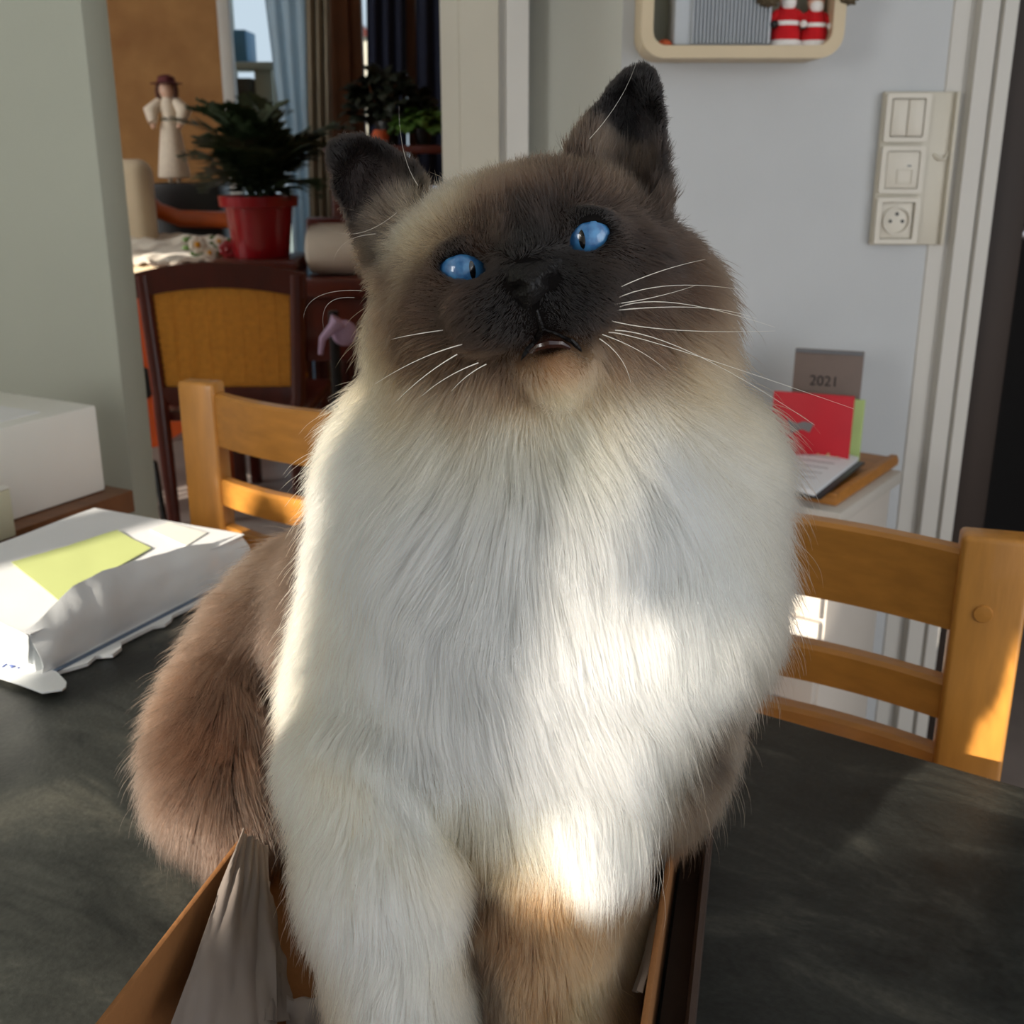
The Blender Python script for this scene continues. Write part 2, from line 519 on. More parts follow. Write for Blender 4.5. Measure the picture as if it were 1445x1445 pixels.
w4 = empty('fill_window_left', (-3.15, 3.1, 0)); structure(w4)  # side window made up around the added living room fill
for y in (-0.775, 0, 0.775):
    MB().box((0, y, 1.6), (0.05, 0.05, 1.30), bev=0.004).build('window_stile', M['trim_white'], w4)
for z in (0.975, 2.225):
    MB().box((0, 0, z), (0.05, 1.5, 0.05), bev=0.004).build('window_rail', M['trim_white'], w4)
o = MB().grid(lambda u, w_: (-3.125 + 0.008 * math.sin(u * 60), 2.25 + 1.7 * u, 0.9 + 1.4 * w_), 80, 4, 0.002).build('sun_screen', M['curtain_white'])  # added cloth that stops direct sun at the made-up side window
tag(o, 'sheer white cloth added to keep the sun out of the living room', 'curtain')
# the kitchen window that lets the day and the sun in (behind the camera), its bars and top cloth shaped for shade
wk = empty('window_1', (0, WIN_Y - 0.05, 0)); structure(wk)
WH = WIN_Z1 - WIN_Z0
wzc = (WIN_Z0 + WIN_Z1) / 2
for x in (WIN_X0 + 0.02, WIN_X1 - 0.02):
    MB().box((x, 0, wzc), (0.04, 0.05, WH), bev=0.004).build('window_stile', M['trim_white'], wk)
for z in (WIN_Z0 + 0.02, WIN_Z1 - 0.02):
    MB().box(((WIN_X0 + WIN_X1) / 2, 0, z), (WIN_X1 - WIN_X0 - 0.08, 0.05, 0.04), bev=0.004).build('window_rail', M['trim_white'], wk)
MB().box((-1.667, 0, wzc), (0.130, 0.05, WH - 0.08), bev=0.004).build('window_mullion', M['trim_white'], wk)  # mullion placed and widened to shade the cat's chest
MB().box((-2.25, 0, wzc), (0.045, 0.05, WH - 0.08), bev=0.004).build('window_mullion', M['trim_white'], wk)  # thin mullion placed to lay a shade band on the table


def shade_valance(u, w_):  # made-up cloth, lower edge shaped to shade cat face and chair post
    x = WIN_X0 - 0.05 + u * (WIN_X1 - WIN_X0 + 0.10)
    low = np.interp(x, [-2.655, -1.505, -1.485, -1.468, -1.35], [2.010, 1.888, 1.876, 1.776, 1.766])
    return (x, WIN_Y + 0.05 + 0.012 * math.sin(u * 70), low + w_ * (2.24 - low))


va_ = MB().grid(shade_valance, 180, 5, 0.002).build('shade_valance', M['linen2'])

w5 = empty('fill_window_right', (2.02, -1.2, 0)); structure(w5)  # frame made up around the added fill at the right rear
w5.rotation_euler = (0, 0, math.atan2(0.35, -1))
for y in (-1.16, 0, 1.16):
    MB().box((0, y, 1.12), (0.05, 0.05, 2.2), bev=0.004).build('window_stile', M['trim_white'], w5)
for z in (0.03, 2.21):
    MB().box((0, 0, z), (0.05, 2.26, 0.05), bev=0.004).build('window_rail', M['trim_white'], w5)
# unseen box and plant added to shade the table and the packet
fg = empty('shade_box', (-0.80, -0.99, 0))
tag(fg, 'unseen white fridge standing by the kitchen window behind the table', 'shade_box')
MB().box((0, -0.02, 0.70), (0.56, 0.50, 1.38), bev=0.012).build('shade_box_body', M['trim_white'], fg)
dr = MB().box((0, 0.255, 0.92), (0.555, 0.045, 0.92), bev=0.012).build('door', M['trim_white'], fg)
MB().box((0.24, 0.29, 0.80), (0.02, 0.03, 0.30), bev=0.006).build('door_handle', M['ring'], dr)
MB().box((0, 0.255, 0.24), (0.555, 0.045, 0.42), bev=0.012).build('shade_box_lower', M['trim_white'], fg)
rp_ = empty('shade_plant', (-2.37, -1.06, 0))  # plant added out of view, its leaves shade part of the packet
tag(rp_, 'tall rubber plant with broad leaves added out of view to shade the packet', 'plant')
MB().lathe((0, 0, 0), [(0.12, 0), (0.125, 0.01), (0.15, 0.26), (0.16, 0.265), (0.16, 0.29), (0.14, 0.29), (0.135, 0.25)], 24).build('pot', M['red_pot'], rp_)
MB().tube([(0, 0, 0.2), (0.01, 0, 0.9), (-0.01, 0.0, 1.45), (-0.02, 0, 1.78)], [0.016, 0.014, 0.011, 0.006]).build('stem', M['frame_wood'], rp_)
lf = MB().ball((0, 0, 0.105), (0.062, 0.006, 0.105), 16, 12).build('leaf', M['leaf'], rp_)
lvs = [lf]
for k in range(25):
    o_ = lf.copy(); COL.objects.link(o_); o_.parent = rp_; lvs.append(o_)
rl = random.Random(5)
for k, o_ in enumerate(lvs):
    zz = 0.95 + 0.80 * (k / 26)
    o_.location = (0, rl.uniform(-.03, .03), zz)
    o_.rotation_euler = (rl.uniform(-.3, .3), rl.choice((-1, 1)) * rl.uniform(0.35, 1.5) * (1.15 - 0.5 * k / 26), rl.uniform(-.5, .5))
tag(va_, 'cream valance added at the kitchen window top to shade the cat face', 'curtain')

# outdoors, seen through the living-room windows
slab('ground', M['grey_paint'], (-9, Y_LIV + 0.12, -0.1), (6, 24, -0.02))
b = empty('house', (P(506, 90, Y=16).x, 16, -0.02))
tag(b, 'pale rendered house far beyond the living room window', 'house')
zt = P(506, 62, Y=16).z + 0.02
MB().box((0, 0, zt / 2), (0.5, 2, zt)).build('house_wall', M['render_wall'], b, smooth=False)
MB().prism([(-0.34, -1.1, zt), (0.34, -1.1, zt), (0, -1.1, zt + 0.3)], (0, 2.2, 0)).build('house_roof', M['mahogany'], b, smooth=False)
MB().box((0.03, -1.0, zt - 0.35), (0.12, 0.03, 0.3)).build('house_window', M['curtain_blue'], b, smooth=False)
# ------------------------------------------------------------------ the dining table
TC = Vector((-0.47, 1.175, 0))                # far corner of the table top
TE = Vector((0.827, -0.562, 0)).normalized()  # along the far edge
TU = Vector((-TE.y, TE.x, 0))                 # away from the camera, across the table
tb = empty('dining_table', TC + TE * 0.8 - TU * 0.45)
tb.rotation_euler = (0, 0, math.atan2(TE.y, TE.x))
tag(tb, 'dark slate topped dining table that the cat and the cardboard tray stand on', 'table')
MB().box((0, 0, TABLE_Z - 0.014), (1.6, 0.9, 0.028), bev=0.003).build('table_top', M['slate'], tb)
MB().box((0, 0, TABLE_Z - 0.07), (1.44, 0.74, 0.08), bev=0.002).build('apron', M['beech'], tb)
for sx in (-1, 1):
    for sy in (-1, 1):
        MB().box((sx * 0.70, sy * 0.36, 0.361), (0.06, 0.06, 0.722), bev=0.004).build('leg', M['beech'], tb)


# ------------------------------------------------------------------ ladder-back chairs
def ladder_chair(name, post_top, rz, width, bow, label, anchor):
    """anchor: +1 when post_top is the post at local +x, -1 when it is the one at local -x. The seat is on the local -y side."""
    e = empty(name, (0, 0, 0), rz)
    R = Matrix.Rotation(rz, 3, 'Z')
    e.location = Vector((post_top.x, post_top.y, 0)) - R @ Vector((anchor * width / 2, 0, 0))
    tag(e, label, 'chair', 'beech ladder back chairs')
    H = post_top.z
    for s in (-1, 1):
        MB().box((s * width / 2, 0, H / 2), (0.047, 0.026, H), bev=0.004, seg=3).build('back_post', M['beech'], e)
        pg = MB().lathe((0, 0, 0), [(0.0015, -0.0005), (0.0065, 0), (0.006, 0.0012), (0.001, 0.0016)], 14,
                        Matrix.Translation((s * width / 2 - 0.004, -0.0131, H - 0.055)) @ Matrix.Rotation(PI / 2, 4, 'X')).build('peg', M['beech_rail'], e)
    hw = width / 2 - 0.020
    for nm, z1, hgt in (('top_rail', H - 0.012, 0.060), ('slat', H - 0.112, 0.030), ('slat', H - 0.168, 0.030), ('slat', H - 0.30, 0.030)):
        bm = bmesh.new()
        n = 24
        rows = []
        for i in range(n + 1):
            u = -1 + 2 * i / n
            y = bow * (1 - u * u)
            rows.append([bm.verts.new((u * hw, y + yy, z)) for yy, z in ((-0.009, z1 - hgt), (0.009, z1 - hgt), (0.009, z1 - 0.003), (0.006, z1), (-0.006, z1), (-0.009, z1 - 0.003))])
        for a, b in zip(rows, rows[1:]):
            for k in range(6):
                bm.faces.new((a[k], a[(k + 1) % 6], b[(k + 1) % 6], b[k]))
        bm.faces.new(rows[0]); bm.faces.new(list(reversed(rows[-1])))
        mb = MB(); mb.bm.free(); mb.bm = bm
        mb.build(nm, M['beech_rail'], e)
    MB().box((0, -0.215, 0.445), (width + 0.03, 0.40, 0.022), bev=0.009, seg=3).build('seat', M['beech_rail'], e)
    for s in (-1, 1):
        MB().box((s * (width / 2 - 0.01), -0.38, 0.217), (0.036, 0.036, 0.434), bev=0.004).build('front_leg', M['beech'], e)
        MB().box((s * (width / 2 - 0.005), -0.19, 0.20), (0.016, 0.345, 0.026), bev=0.003).build('stretcher', M['beech'], e)
    return e


ladder_chair('dining_chair', P(1408, 753, Z=0.885), math.radians(-17), 0.40, 0.045,
             'beech ladder back chair at the table beside the white cabinet, its post half in sunshine', 1)
ladder_chair('dining_chair', P(283, 537, Z=0.885), math.radians(180 - 18), 0.40, 0.05,
             'beech ladder back chair standing beyond the white mailer packet, below the cane chair', 1)

# ------------------------------------------------------------------ cardboard tray with tissue
RIM = 0.80
bR0, bR1 = P(965, 1145, Z=RIM), P(905, 1445, Z=RIM)
bL1, bL0 = P(142, 1445, Z=RIM), P(370, 1130, Z=RIM)
v = ((bR0 - bR1).normalized() + (bL0 - bL1).normalized()).normalized()
wv = Vector((v.y, -v.x, 0))
midR, midL = (bR0 + bR1) / 2, (bL0 + bL1) / 2
BW = (midR - midL).dot(wv)
org = midL + wv * (BW / 2)
org = org - v * v.dot(org - Vector((0, 0.50, 0)))
bx = empty('cardboard_tray', (org.x, org.y, TABLE_Z))
BRZ = math.atan2(v.y, v.x) - PI / 2
bx.rotation_euler = (0, 0, BRZ)
tag(bx, 'shallow kraft cardboard tray on the table with the cat sitting in it', 'box')
BL, BH = 0.54, RIM - TABLE_Z
MB().box((0, 0, 0.003), (BW, BL, 0.004)).build('tray_floor', M['card'], bx)
MB().box((-BW / 2 + 0.0015, 0, BH / 2 + 0.001), (0.003, BL, BH - 0.002), bev=0.001).build('tray_wall', M['card'], bx)
MB().box((BW / 2 - 0.0015, 0, BH / 2 + 0.001), (0.003, BL, BH - 0.002), bev=0.001).build('tray_wall', M['card'], bx)
for s in (-1, 1):
    MB().box((0, s * (BL / 2 - 0.0015), BH / 2), (BW - 0.007, 0.003, BH - 0.003), bev=0.001).build('tray_wall', M['card'], bx)
ow = MB().prism([(BW / 2 + 0.002, 0, 0.001), (BW / 2 + 0.018, 0, 0.001), (BW / 2 + 0.018, 0, 0.030), (BW / 2 + 0.0155, 0, 0.032), (BW / 2 + 0.014, 0, 0.029), (BW / 2 + 0.013, 0, 0.012), (BW / 2 + 0.002, 0, 0.010)], (0, BL, 0))
tag(ow.build('outer_flange', M['card_dark'], bx, smooth=False, loc=(0, -BL / 2, 0)), 'dark brown folded outer flange')


def sheet(name, pts, m, nu=26, nv=20, thick=0.0005, amp=0.0, seed=0, parent=None):
    """Crumpled sheet through a quad of four world corners (a b c d, a-b the first edge)."""
    a, b, c, d = [Vector(p) for p in pts]
    n = (b - a).cross(d - a).normalized()

    def fn(u, w):
        p = a.lerp(b, u).lerp(d.lerp(c, u), w)
        q = Vector((u * 3.1 + seed, w * 3.7, seed * 1.7))
        return p + n * (amp * (mnoise.noise(q * 0.8) + 1.0 * abs(mnoise.noise(Vector((u * 5 + w * 1.5 + seed, w * 1.2, seed)))) + 0.25 * abs(mnoise.noise(q * 1.8))))
    return MB().grid(fn, nu, nv, thick).build(name, m, parent)


# tissue paper: one crumpled sheet standing against the tray wall, another lying in front
def tis(px, py, z):
    return P(px, py, Z=z)


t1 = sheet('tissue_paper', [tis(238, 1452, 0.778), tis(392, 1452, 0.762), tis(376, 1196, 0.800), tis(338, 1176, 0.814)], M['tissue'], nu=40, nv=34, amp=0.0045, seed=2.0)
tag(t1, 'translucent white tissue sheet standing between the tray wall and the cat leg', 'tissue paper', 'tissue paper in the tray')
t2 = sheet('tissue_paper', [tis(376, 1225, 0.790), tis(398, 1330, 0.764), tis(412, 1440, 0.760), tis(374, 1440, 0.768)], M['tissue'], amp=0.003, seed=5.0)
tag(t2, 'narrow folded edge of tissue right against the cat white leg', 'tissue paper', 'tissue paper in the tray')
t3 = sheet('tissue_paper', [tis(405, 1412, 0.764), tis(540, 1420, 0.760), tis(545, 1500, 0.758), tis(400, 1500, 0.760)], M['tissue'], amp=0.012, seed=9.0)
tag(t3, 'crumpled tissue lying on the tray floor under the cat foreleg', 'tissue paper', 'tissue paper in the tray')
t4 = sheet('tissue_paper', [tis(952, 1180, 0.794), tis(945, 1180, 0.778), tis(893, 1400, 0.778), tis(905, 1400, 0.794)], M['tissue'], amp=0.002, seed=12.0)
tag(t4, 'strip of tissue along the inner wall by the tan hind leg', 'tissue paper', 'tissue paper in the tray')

# ------------------------------------------------------------------ sideboard and cartons behind it
sA, sB = P(187, 692, Z=0.75), P(30, 746, Z=0.75)
sd = (sA - sB).normalized()
sn = Vector((-sd.y, sd.x, 0))
if sn.x > 0: sn = -sn
sb = empty('sideboard', (sA.x, sA.y, 0))
tag(sb, 'brown wooden sideboard that holds the white cartons against the grey wall', 'sideboard')
loc = lambda q: Vector(q) - Vector((sA.x, sA.y, 0))
poly = [sA, sA - sd * 0.75, sA - sd * 0.75 + sn * 0.30, sA + sn * 0.30]
MB().prism([loc((p.x, p.y, 0.724)) for p in poly], (0, 0, 0.026)).build('top_board', M['sideboard'], sb, smooth=False)
MB().prism([loc((p.x, p.y, 0.0)) for p in [sA - sd * 0.02 + sn * 0.02, sA - sd * 0.73 + sn * 0.02, sA - sd * 0.73 + sn * 0.28, sA - sd * 0.02 + sn * 0.28]], (0, 0, 0.722)).build('carcass', M['sideboard'], sb, smooth=False)

cC, cF = P(160, 694, Z=0.75) + sn * 0.012, P(20, 741, Z=0.75) + sn * 0.012
cd = (cC - cF).normalized(); cn = Vector((-cd.y, cd.x, 0))
if cn.x > 0: cn = -cn
dd = ray(146, 572); tt = cC.y / dd.y
ch = CAM.z + dd.z * tt - 0.75
cw, cdp = 0.30, 0.20
cb = empty('carton', (cC.x, cC.y, 0.7505))
cb.rotation_euler = (0, 0, math.atan2(cd.y, cd.x))   # local x runs toward the corner that shows
tag(cb, 'big white cardboard carton with a printed label on its top, on the sideboard', 'carton')
MB().box((-cw / 2, cdp / 2, ch / 2), (cw, cdp, ch), bev=0.003).build('carton_body', M['card_white'], cb)
MB().box((-cw / 2 - 0.02, cdp * 0.40, ch + 0.0004), (cw * 0.75, cdp * 0.55, 0.0008)).build('label', M['paper'], cb, smooth=False)
bars = MB()
x = -cw * 0.80
while x < -0.105:
    wb = random.choice((0.0012, 0.002, 0.003))
    bars.box((x, cdp * 0.22, ch + 0.0012), (wb, 0.022, 0.0006)); x += wb + random.choice((0.0012, 0.002, 0.0028))
tag(bars.build('printed_bars', M['print'], cb, smooth=False), kind='stuff')
MB().box((-cw / 2 - 0.0, cdp * 0.55, ch + 0.0012), (cw * 0.4, 0.006, 0.0006)).build('printed_line', M['print'], cb, smooth=False)
MB().box((-cw / 2 - 0.02, cdp * 0.47, ch + 0.0012), (cw * 0.5, 0.004, 0.0006)).build('printed_line', M['print'], cb, smooth=False)

k0 = P(24, 757, Z=0.75)
dd = ray(15, 690); kh = CAM.z + dd.z * (k0.y / dd.y) - 0.75
kb = empty('carton', (k0.x, k0.y, 0.7505)); kb.rotation_euler = (0, 0, math.atan2(cd.y, cd.x))
tag(kb, 'small cream carton standing in front of the big white one', 'carton')
MB().box((-0.06, 0.006, kh / 2), (0.12, 0.012, kh), bev=0.002).build('carton_body', M['card_cream'], kb)
MB().box((-0.06, 0.006, kh + 0.001), (0.1205, 0.0125, 0.002), bev=0.0008).build('carton_lid', M['card_white'], kb)

# ------------------------------------------------------------------ the mailer packet
PK = TABLE_Z + 0.036
pN, pR, pF = P(43, 896, Z=PK), P(345, 755, Z=PK), P(200, 693, Z=PK)
pd = (pR - pN); plen = pd.length; pd.normalize()
pn = Vector((-pd.y, pd.x, 0))
pwid = (pF - pR).dot(pn)
pk = empty('mailer_packet', (pN.x, pN.y, TABLE_Z + 0.0006)); pk.rotation_euler = (0, 0, math.atan2(pd.y, pd.x))
tag(pk, 'white mailer packet lying on the table with its near side bulging and torn', 'packet')
MB().box((plen / 2, pwid / 2, 0.0175), (plen, pwid, 0.035), bev=0.003).build('packet_body', M['poly'], pk)
MB().grid(lambda u, w: (u * plen, w * pwid, 0.0362 + 0.0012 * mnoise.noise(Vector((u * 4, w * 4, 1)))), 20, 16, 0.0006).build('top_sheet', M['paper_sheet'], pk)


def flap(u, w):
    prof = [(0, 0.001), (0.10, 0.010), (0.2, 0.020), (0.32, 0.022), (0.45, 0.019), (0.6, 0.014), (0.72, 0.011), (0.85, 0.003), (1, 0.0)]
    for (a, ha), (b_, hb) in zip(prof, prof[1:]):
        if a <= u <= b_:
            h = ha + (hb - ha) * (u - a) / (b_ - a)
            break
    z = w * (0.036 + h)
    y = -0.004 - 0.008 * math.sin(PI * w) * (0.6 + 0.5 * mnoise.noise(Vector((u * 6, w * 1.5, 3)))) - 0.004 * abs(mnoise.noise(Vector((u * 9, w * 2, 8))))
    return (u * plen, y + 0.010 * w * w, z)


MB().grid(flap, 40, 12, 0.0006).build('side_flap', M['poly'], pk)
lum = MB()
prof = [(0.03, 0), (0.12, 0.010), (0.17, 0.006), (0.20, 0.016), (0.25, 0.013), (0.28, 0.005), (0.42, 0.006), (0.45, 0.012), (0.49, 0.010), (0.52, 0.005), (0.62, 0.006), (0.68, 0.016), (0.78, 0.020), (0.82, 0.012), (0.84, 0.004), (0.90, 0.014), (0.95, 0.012), (0.98, 0)]
lum.prism([(a * plen, -0.012 - b_, 0.0006) for a, b_ in prof] + [(0.98 * plen, -0.004, 0.0006), (0.03 * plen, -0.004, 0.0006)], (0, 0, 0.0030))
tag(lum.build('torn_edge', M['poly'], pk), 'torn white edge')
tag(MB().box((plen * 0.5, -0.0115, 0.0042), (plen * 0.94, 0.004, 0.0012)).build('lining', M['poly_blue'], pk, smooth=False), 'blue grey lining along the torn edge')
tong = [(-40, 905), (-5, 925), (42, 943), (68, 936), (94, 964), (93, 971), (88, 975), (60, 979), (25, 966), (-40, 945)]
to_l = Matrix.Rotation(-pk.rotation_euler.z, 4, 'Z') @ Matrix.Translation(-pk.location)
tag(MB().prism([to_l @ P(a, b_, Z=TABLE_Z + 0.004) for a, b_ in tong], (0, 0, 0.0012)).build('tongue', M['poly'], pk), 'white flap tongue on the table')
q0 = to_l @ P(18, 939, Z=TABLE_Z + 0.006)
text_part('ink_scribble', '141', 0.013, M['ink_blue'], pk, (q0.x, q0.y, q0.z), (0, 0, math.radians(-75)))
tape = sheet('tape', [to_l @ P(-20, 868, Z=PK + .001), to_l @ P(40, 897, Z=PK + .001), to_l @ P(40, 938, Z=TABLE_Z + 0.012), to_l @ P(-20, 912, Z=TABLE_Z + 0.012)], M['poly'], 8, 8, 0.0004, 0.001, 3, pk)
lab = [to_l @ P(a, b_, Z=PK + 0.002) for a, b_ in ((212, 748), (238, 737), (292, 752), (262, 771))]
MB().prism(lab, (0, 0, 0.0004)).build('address_label', M['card_white'], pk, smooth=False)
note_pts = [P(a, b_, Z=PK + 0.0026) for a, b_ in ((16, 793), (165, 748), (213, 773), (82, 846))]
nn = sheet('sticky_note', note_pts, M['note'], 10, 8, 0.0003, 0.0006, 4.0)
tag(nn, 'pale yellow green note sheet lying on the white packet', 'note')

# ------------------------------------------------------------------ wall shelf and what stands in it
sh_t = Y_BACK
s0, s1 = P(905, 40, Y=sh_t - 0.10), P(1192, 40, Y=sh_t - 0.10)
zb = P(1050, 82, Y=sh_t - 0.10).z
SW, SH, SD_ = s1.x - s0.x, 0.26, 0.10
sf = empty('wall_shelf', (s0.x + SW / 2, sh_t - 0.0005, zb))
tag(sf, 'cream box shelf with rounded corners on the white wall', 'shelf')


def rrect(w, h, r, n=8):
    out = []
    for cx, cy, a0 in ((w / 2 - r, r, -PI / 2), (w / 2 - r, h - r, 0), (-w / 2 + r, h - r, PI / 2), (-w / 2 + r, r, PI)):
        for k in range(n + 1):
            a = a0 + k * PI / 2 / n
            out.append((cx + r * math.cos(a), cy + r * math.sin(a)))
    return out


def ring_prism(outer, inner, y0, y1):
    bm = bmesh.new()
    L = [[bm.verts.new((x, y, z)) for x, z in pr] for y in (y0, y1) for pr in (outer, inner)]
    n = len(outer)
    for k in range(n):
        j = (k + 1) % n
        bm.faces.new((L[0][k], L[0][j], L[1][j], L[1][k])); bm.faces.new((L[2][k], L[2][j], L[3][j], L[3][k]))
        bm.faces.new((L[0][k], L[0][j], L[2][j], L[2][k])); bm.faces.new((L[1][k], L[1][j], L[3][j], L[3][k]))
    mb = MB(); mb.bm.free(); mb.bm = bm
    return mb


ring_prism(rrect(SW, SH, 0.034), [(x, z + 0.017) for x, z in rrect(SW - 0.034, SH - 0.034, 0.020)], -SD_, 0).build('shelf_frame', M['shelf'], sf)
MB().prism([(x, -0.004, z + 0.017) for x, z in rrect(SW - 0.036, SH - 0.036, 0.019)], (0, 0.003, 0)).build('shelf_back', M['wall_grey'], sf, smooth=False)
SZ = zb + 0.0175
sx = lambda px, y=60: P(px, y, Y=sh_t - 0.085).x
ra, rb = sx(950), sx(1088)
rbx = empty('storage_bin', ((ra + rb) / 2, sh_t - 0.05, SZ))
tag(rbx, 'light grey ribbed plastic bin standing in the wall shelf', 'bin')
RW = rb - ra
MB().box((0, 0.004, 0.085), (RW, 0.076, 0.17), bev=0.006).build('bin_body', M['ribbed'], rbx)
x = -RW / 2 + 0.027
while x < RW / 2 - 0.003:
    MB().box((x, -0.0370, 0.085), (0.0024, 0.009, 0.165), bev=0.0006, seg=1).build('rib', M['ribbed'], rbx); x += 0.0054


def figure(px, label, k):
    e = empty('christmas_figure', (sx(px), sh_t - 0.065, SZ))
    tag(e, label, 'ornament', 'red and white Christmas ornaments')
    s = 0.92 if k else 1.0
    MB().lathe((0, 0, 0), [(0.016, 0.0), (0.021, 0.004), (0.021, 0.02), (0.017, 0.04), (0.011, 0.055)], 18).build('coat', M['red_felt'], e)
    MB().lathe((0, 0, 0), [(0.019, -0.0005), (0.0235, 0.001), (0.0235, 0.007), (0.021, 0.009)], 18).build('fleece_hem', M['white_felt'], e)
    MB().ball((0, 0, 0.064), 0.013).build('head', M['doll_skin'], e)
    MB().ball((0, -0.008, 0.058), (0.011, 0.008, 0.010)).build('beard', M['white_felt'], e)
    MB().lathe((0, 0, 0.068), [(0.014, 0), (0.014, 0.004), (0.009, 0.018), (0.003, 0.034)], 14).build('cap', M['red_felt'], e)
    for sgn in (-1, 1):
        MB().tube([(sgn * 0.013, 0, 0.046), (sgn * 0.023, -0.008, 0.036), (sgn * 0.021, -0.016, 0.030)], [0.006, 0.006, 0.005]).build('sleeve', M['red_felt'], e)
        MB().ball((sgn * 0.021, -0.018, 0.029), 0.0055, 10, 8).build('mitten', M['black' if sgn < 0 else 'white_felt'], e)
    MB().lathe((0, 0, 0.028), [(0.0205, 0), (0.0212, 0.003), (0.020, 0.006)], 18).build('belt', M['white_felt'], e)
    e.scale = (s, s, s)


figure(1112, 'red and white Christmas figure next to the ribbed bin', 0)
figure(1152, 'red and white Christmas figure at the rounded end of the shelf', 1)


def cone(px, zz, label):
    e = MB()
    e.lathe((0, 0, 0), [(0.003, 0), (0.012, 0.004), (0.015, 0.012), (0.012, 0.02), (0.006, 0.027), (0.001, 0.03)], 12)
    for k in range(26):
        a, z = k * 2.4, 0.003 + k * 0.00095
        r = 0.0155 * math.sin(PI * min(0.93, 0.15 + z / 0.033))
        e.ball((r * math.cos(a), r * math.sin(a), z), (0.004, 0.004, 0.002), 6, 4)
    o = e.build('pine_cone', M['brown_felt'], loc=(sx(px), sh_t - 0.094, zz))
    tag(o, label, 'pine cone', 'pine cones in the shelf'); tag(o, kind=None)
    return o


zc = P(1080, 12, Y=sh_t - 0.094).z
cone(1078, SZ + 0.05, 'brown pine cone hanging before the ribbed bin')
cone(1187, SZ + 0.052, 'brown pine cone hanging at the rounded end of the shelf')
o = MB().lathe((0, 0, 0), [(0.006, 0), (0.008, 0.002), (0.007, 0.03), (0.004, 0.045), (0.001, 0.05)], 12).build('felt_tree', M['green_felt'], loc=(sx(1094), sh_t - 0.045, SZ))
tag(o, 'small green felt tree between the bin and the red figure', 'ornament')
o = MB().lathe((0, 0, 0), [(0.006, 0), (0.011, 0.002), (0.011, 0.005), (0.006, 0.009), (0.001, 0.010)], 14).build('clay_disc', M['orange_felt'], loc=(sx(940), sh_t - 0.07, SZ))
tag(o, 'tiny orange clay ornament left of the ribbed bin', 'ornament')

# ------------------------------------------------------------------ switches and socket
ys = Y_BACK
Q = lambda px, py, off=0.012: P(px, py, Y=ys - off)
pa, pb = Q(1239, 129), Q(1232, 346)
xl = Q(1238, 237).x
xr = Q(1343, 237).x
zt_, zb_ = pa.z, pb.z
wp = empty('switch_panel', ((xl + xr) / 2, ys - 0.0005, zb_))
tag(wp, 'ivory wall panel with light switches, network outlet and power socket', 'switch panel')
PW, PH = xr - xl, zt_ - zb_
MB().box((0, -0.005, PH / 2), (PW, 0.010, PH), bev=0.003).build('backplate', M['plate2'], wp)
mw = PW * 0.62
mh = PH / 3
cx = -PW / 2 + mw / 2 + 0.001
for k, nm in enumerate(('power_socket', 'network_outlet', 'light_switch')):
    c = mh * (k + 0.5)
    fr = ring_prism([(x + cx, z + c - mh / 2 + 0.003) for x, z in rrect(mw - 0.004, mh - 0.006, 0.003, 3)], [(x + cx, z + c - mh / 2 + 0.010) for x, z in rrect(mw - 0.020, mh - 0.020, 0.002, 3)], -0.020, -0.009).build(nm, M['plate'], wp)
    if nm == 'light_switch':
        for s in (-1, 1):
            MB().box((cx + s * (mw - 0.022) / 4, -0.0165, c), ((mw - 0.024) / 2, 0.008, mh - 0.023), bev=0.0015).build('rocker', M['plate'], fr)
    elif nm == 'network_outlet':
        MB().box((cx, -0.015, c), (mw - 0.022, 0.008, mh - 0.022), bev=0.001).build('outlet_face', M['plate'], fr)
        ring_prism([(x + cx + 0.004, z + c - 0.021) for x, z in rrect(0.024, 0.022, 0.001, 2)], [(x + cx + 0.004, z + c - 0.0195) for x, z in rrect(0.021, 0.019, 0.001, 2)], -0.0205, -0.0185).build('port_shutter', M['plate2'], fr)
        MB().box((cx + 0.010, -0.0194, c + 0.006), (0.006, 0.001, 0.002)).build('slot_mark', M['print'], fr, smooth=False)
    else:
        MB().box((cx, -0.0125, c), (mw - 0.022, 0.004, mh - 0.022), bev=0.001).build('socket_face', M['plate'], fr)
        ring_prism([(0.022 * math.cos(a * PI / 14) + cx, 0.022 * math.sin(a * PI / 14) + c) for a in range(28)], [(0.019 * math.cos(a * PI / 14) + cx, 0.019 * math.sin(a * PI / 14) + c) for a in range(28)], -0.0195, -0.012).build('socket_ring', M['plate'], fr)
        for hx, hz, r in ((-0.0095, -0.001, 0.0026), (0.0095, -0.001, 0.0026), (0, 0.010, 0.0028)):
            MB().lathe((0, 0, 0), [(r * 0.3, 0), (r, 0.0002), (r, 0.0014), (r * 0.3, 0.0016)], 10, Matrix.Translation((cx + hx, -0.0142, c + hz)) @ Matrix.Rotation(PI / 2, 4, 'X')).build('socket_hole', M['black'], fr)
MB().box((PW / 2 - 0.004, -0.014, PH / 2), (0.006, 0.010, PH), bev=0.002).build('side_ridge', M['plate2'], wp)
MB().tube([(PW / 2 - 0.030, -0.010, PH * 0.60), (PW / 2 - 0.022, -0.014, PH * 0.57), (PW / 2 - 0.013, -0.014, PH * 0.57), (PW / 2 - 0.007, -0.010, PH * 0.62)], 0.0025).build('highlight_curl', M['plate2'], wp)  # raised curl standing in for a bright glint on the plate

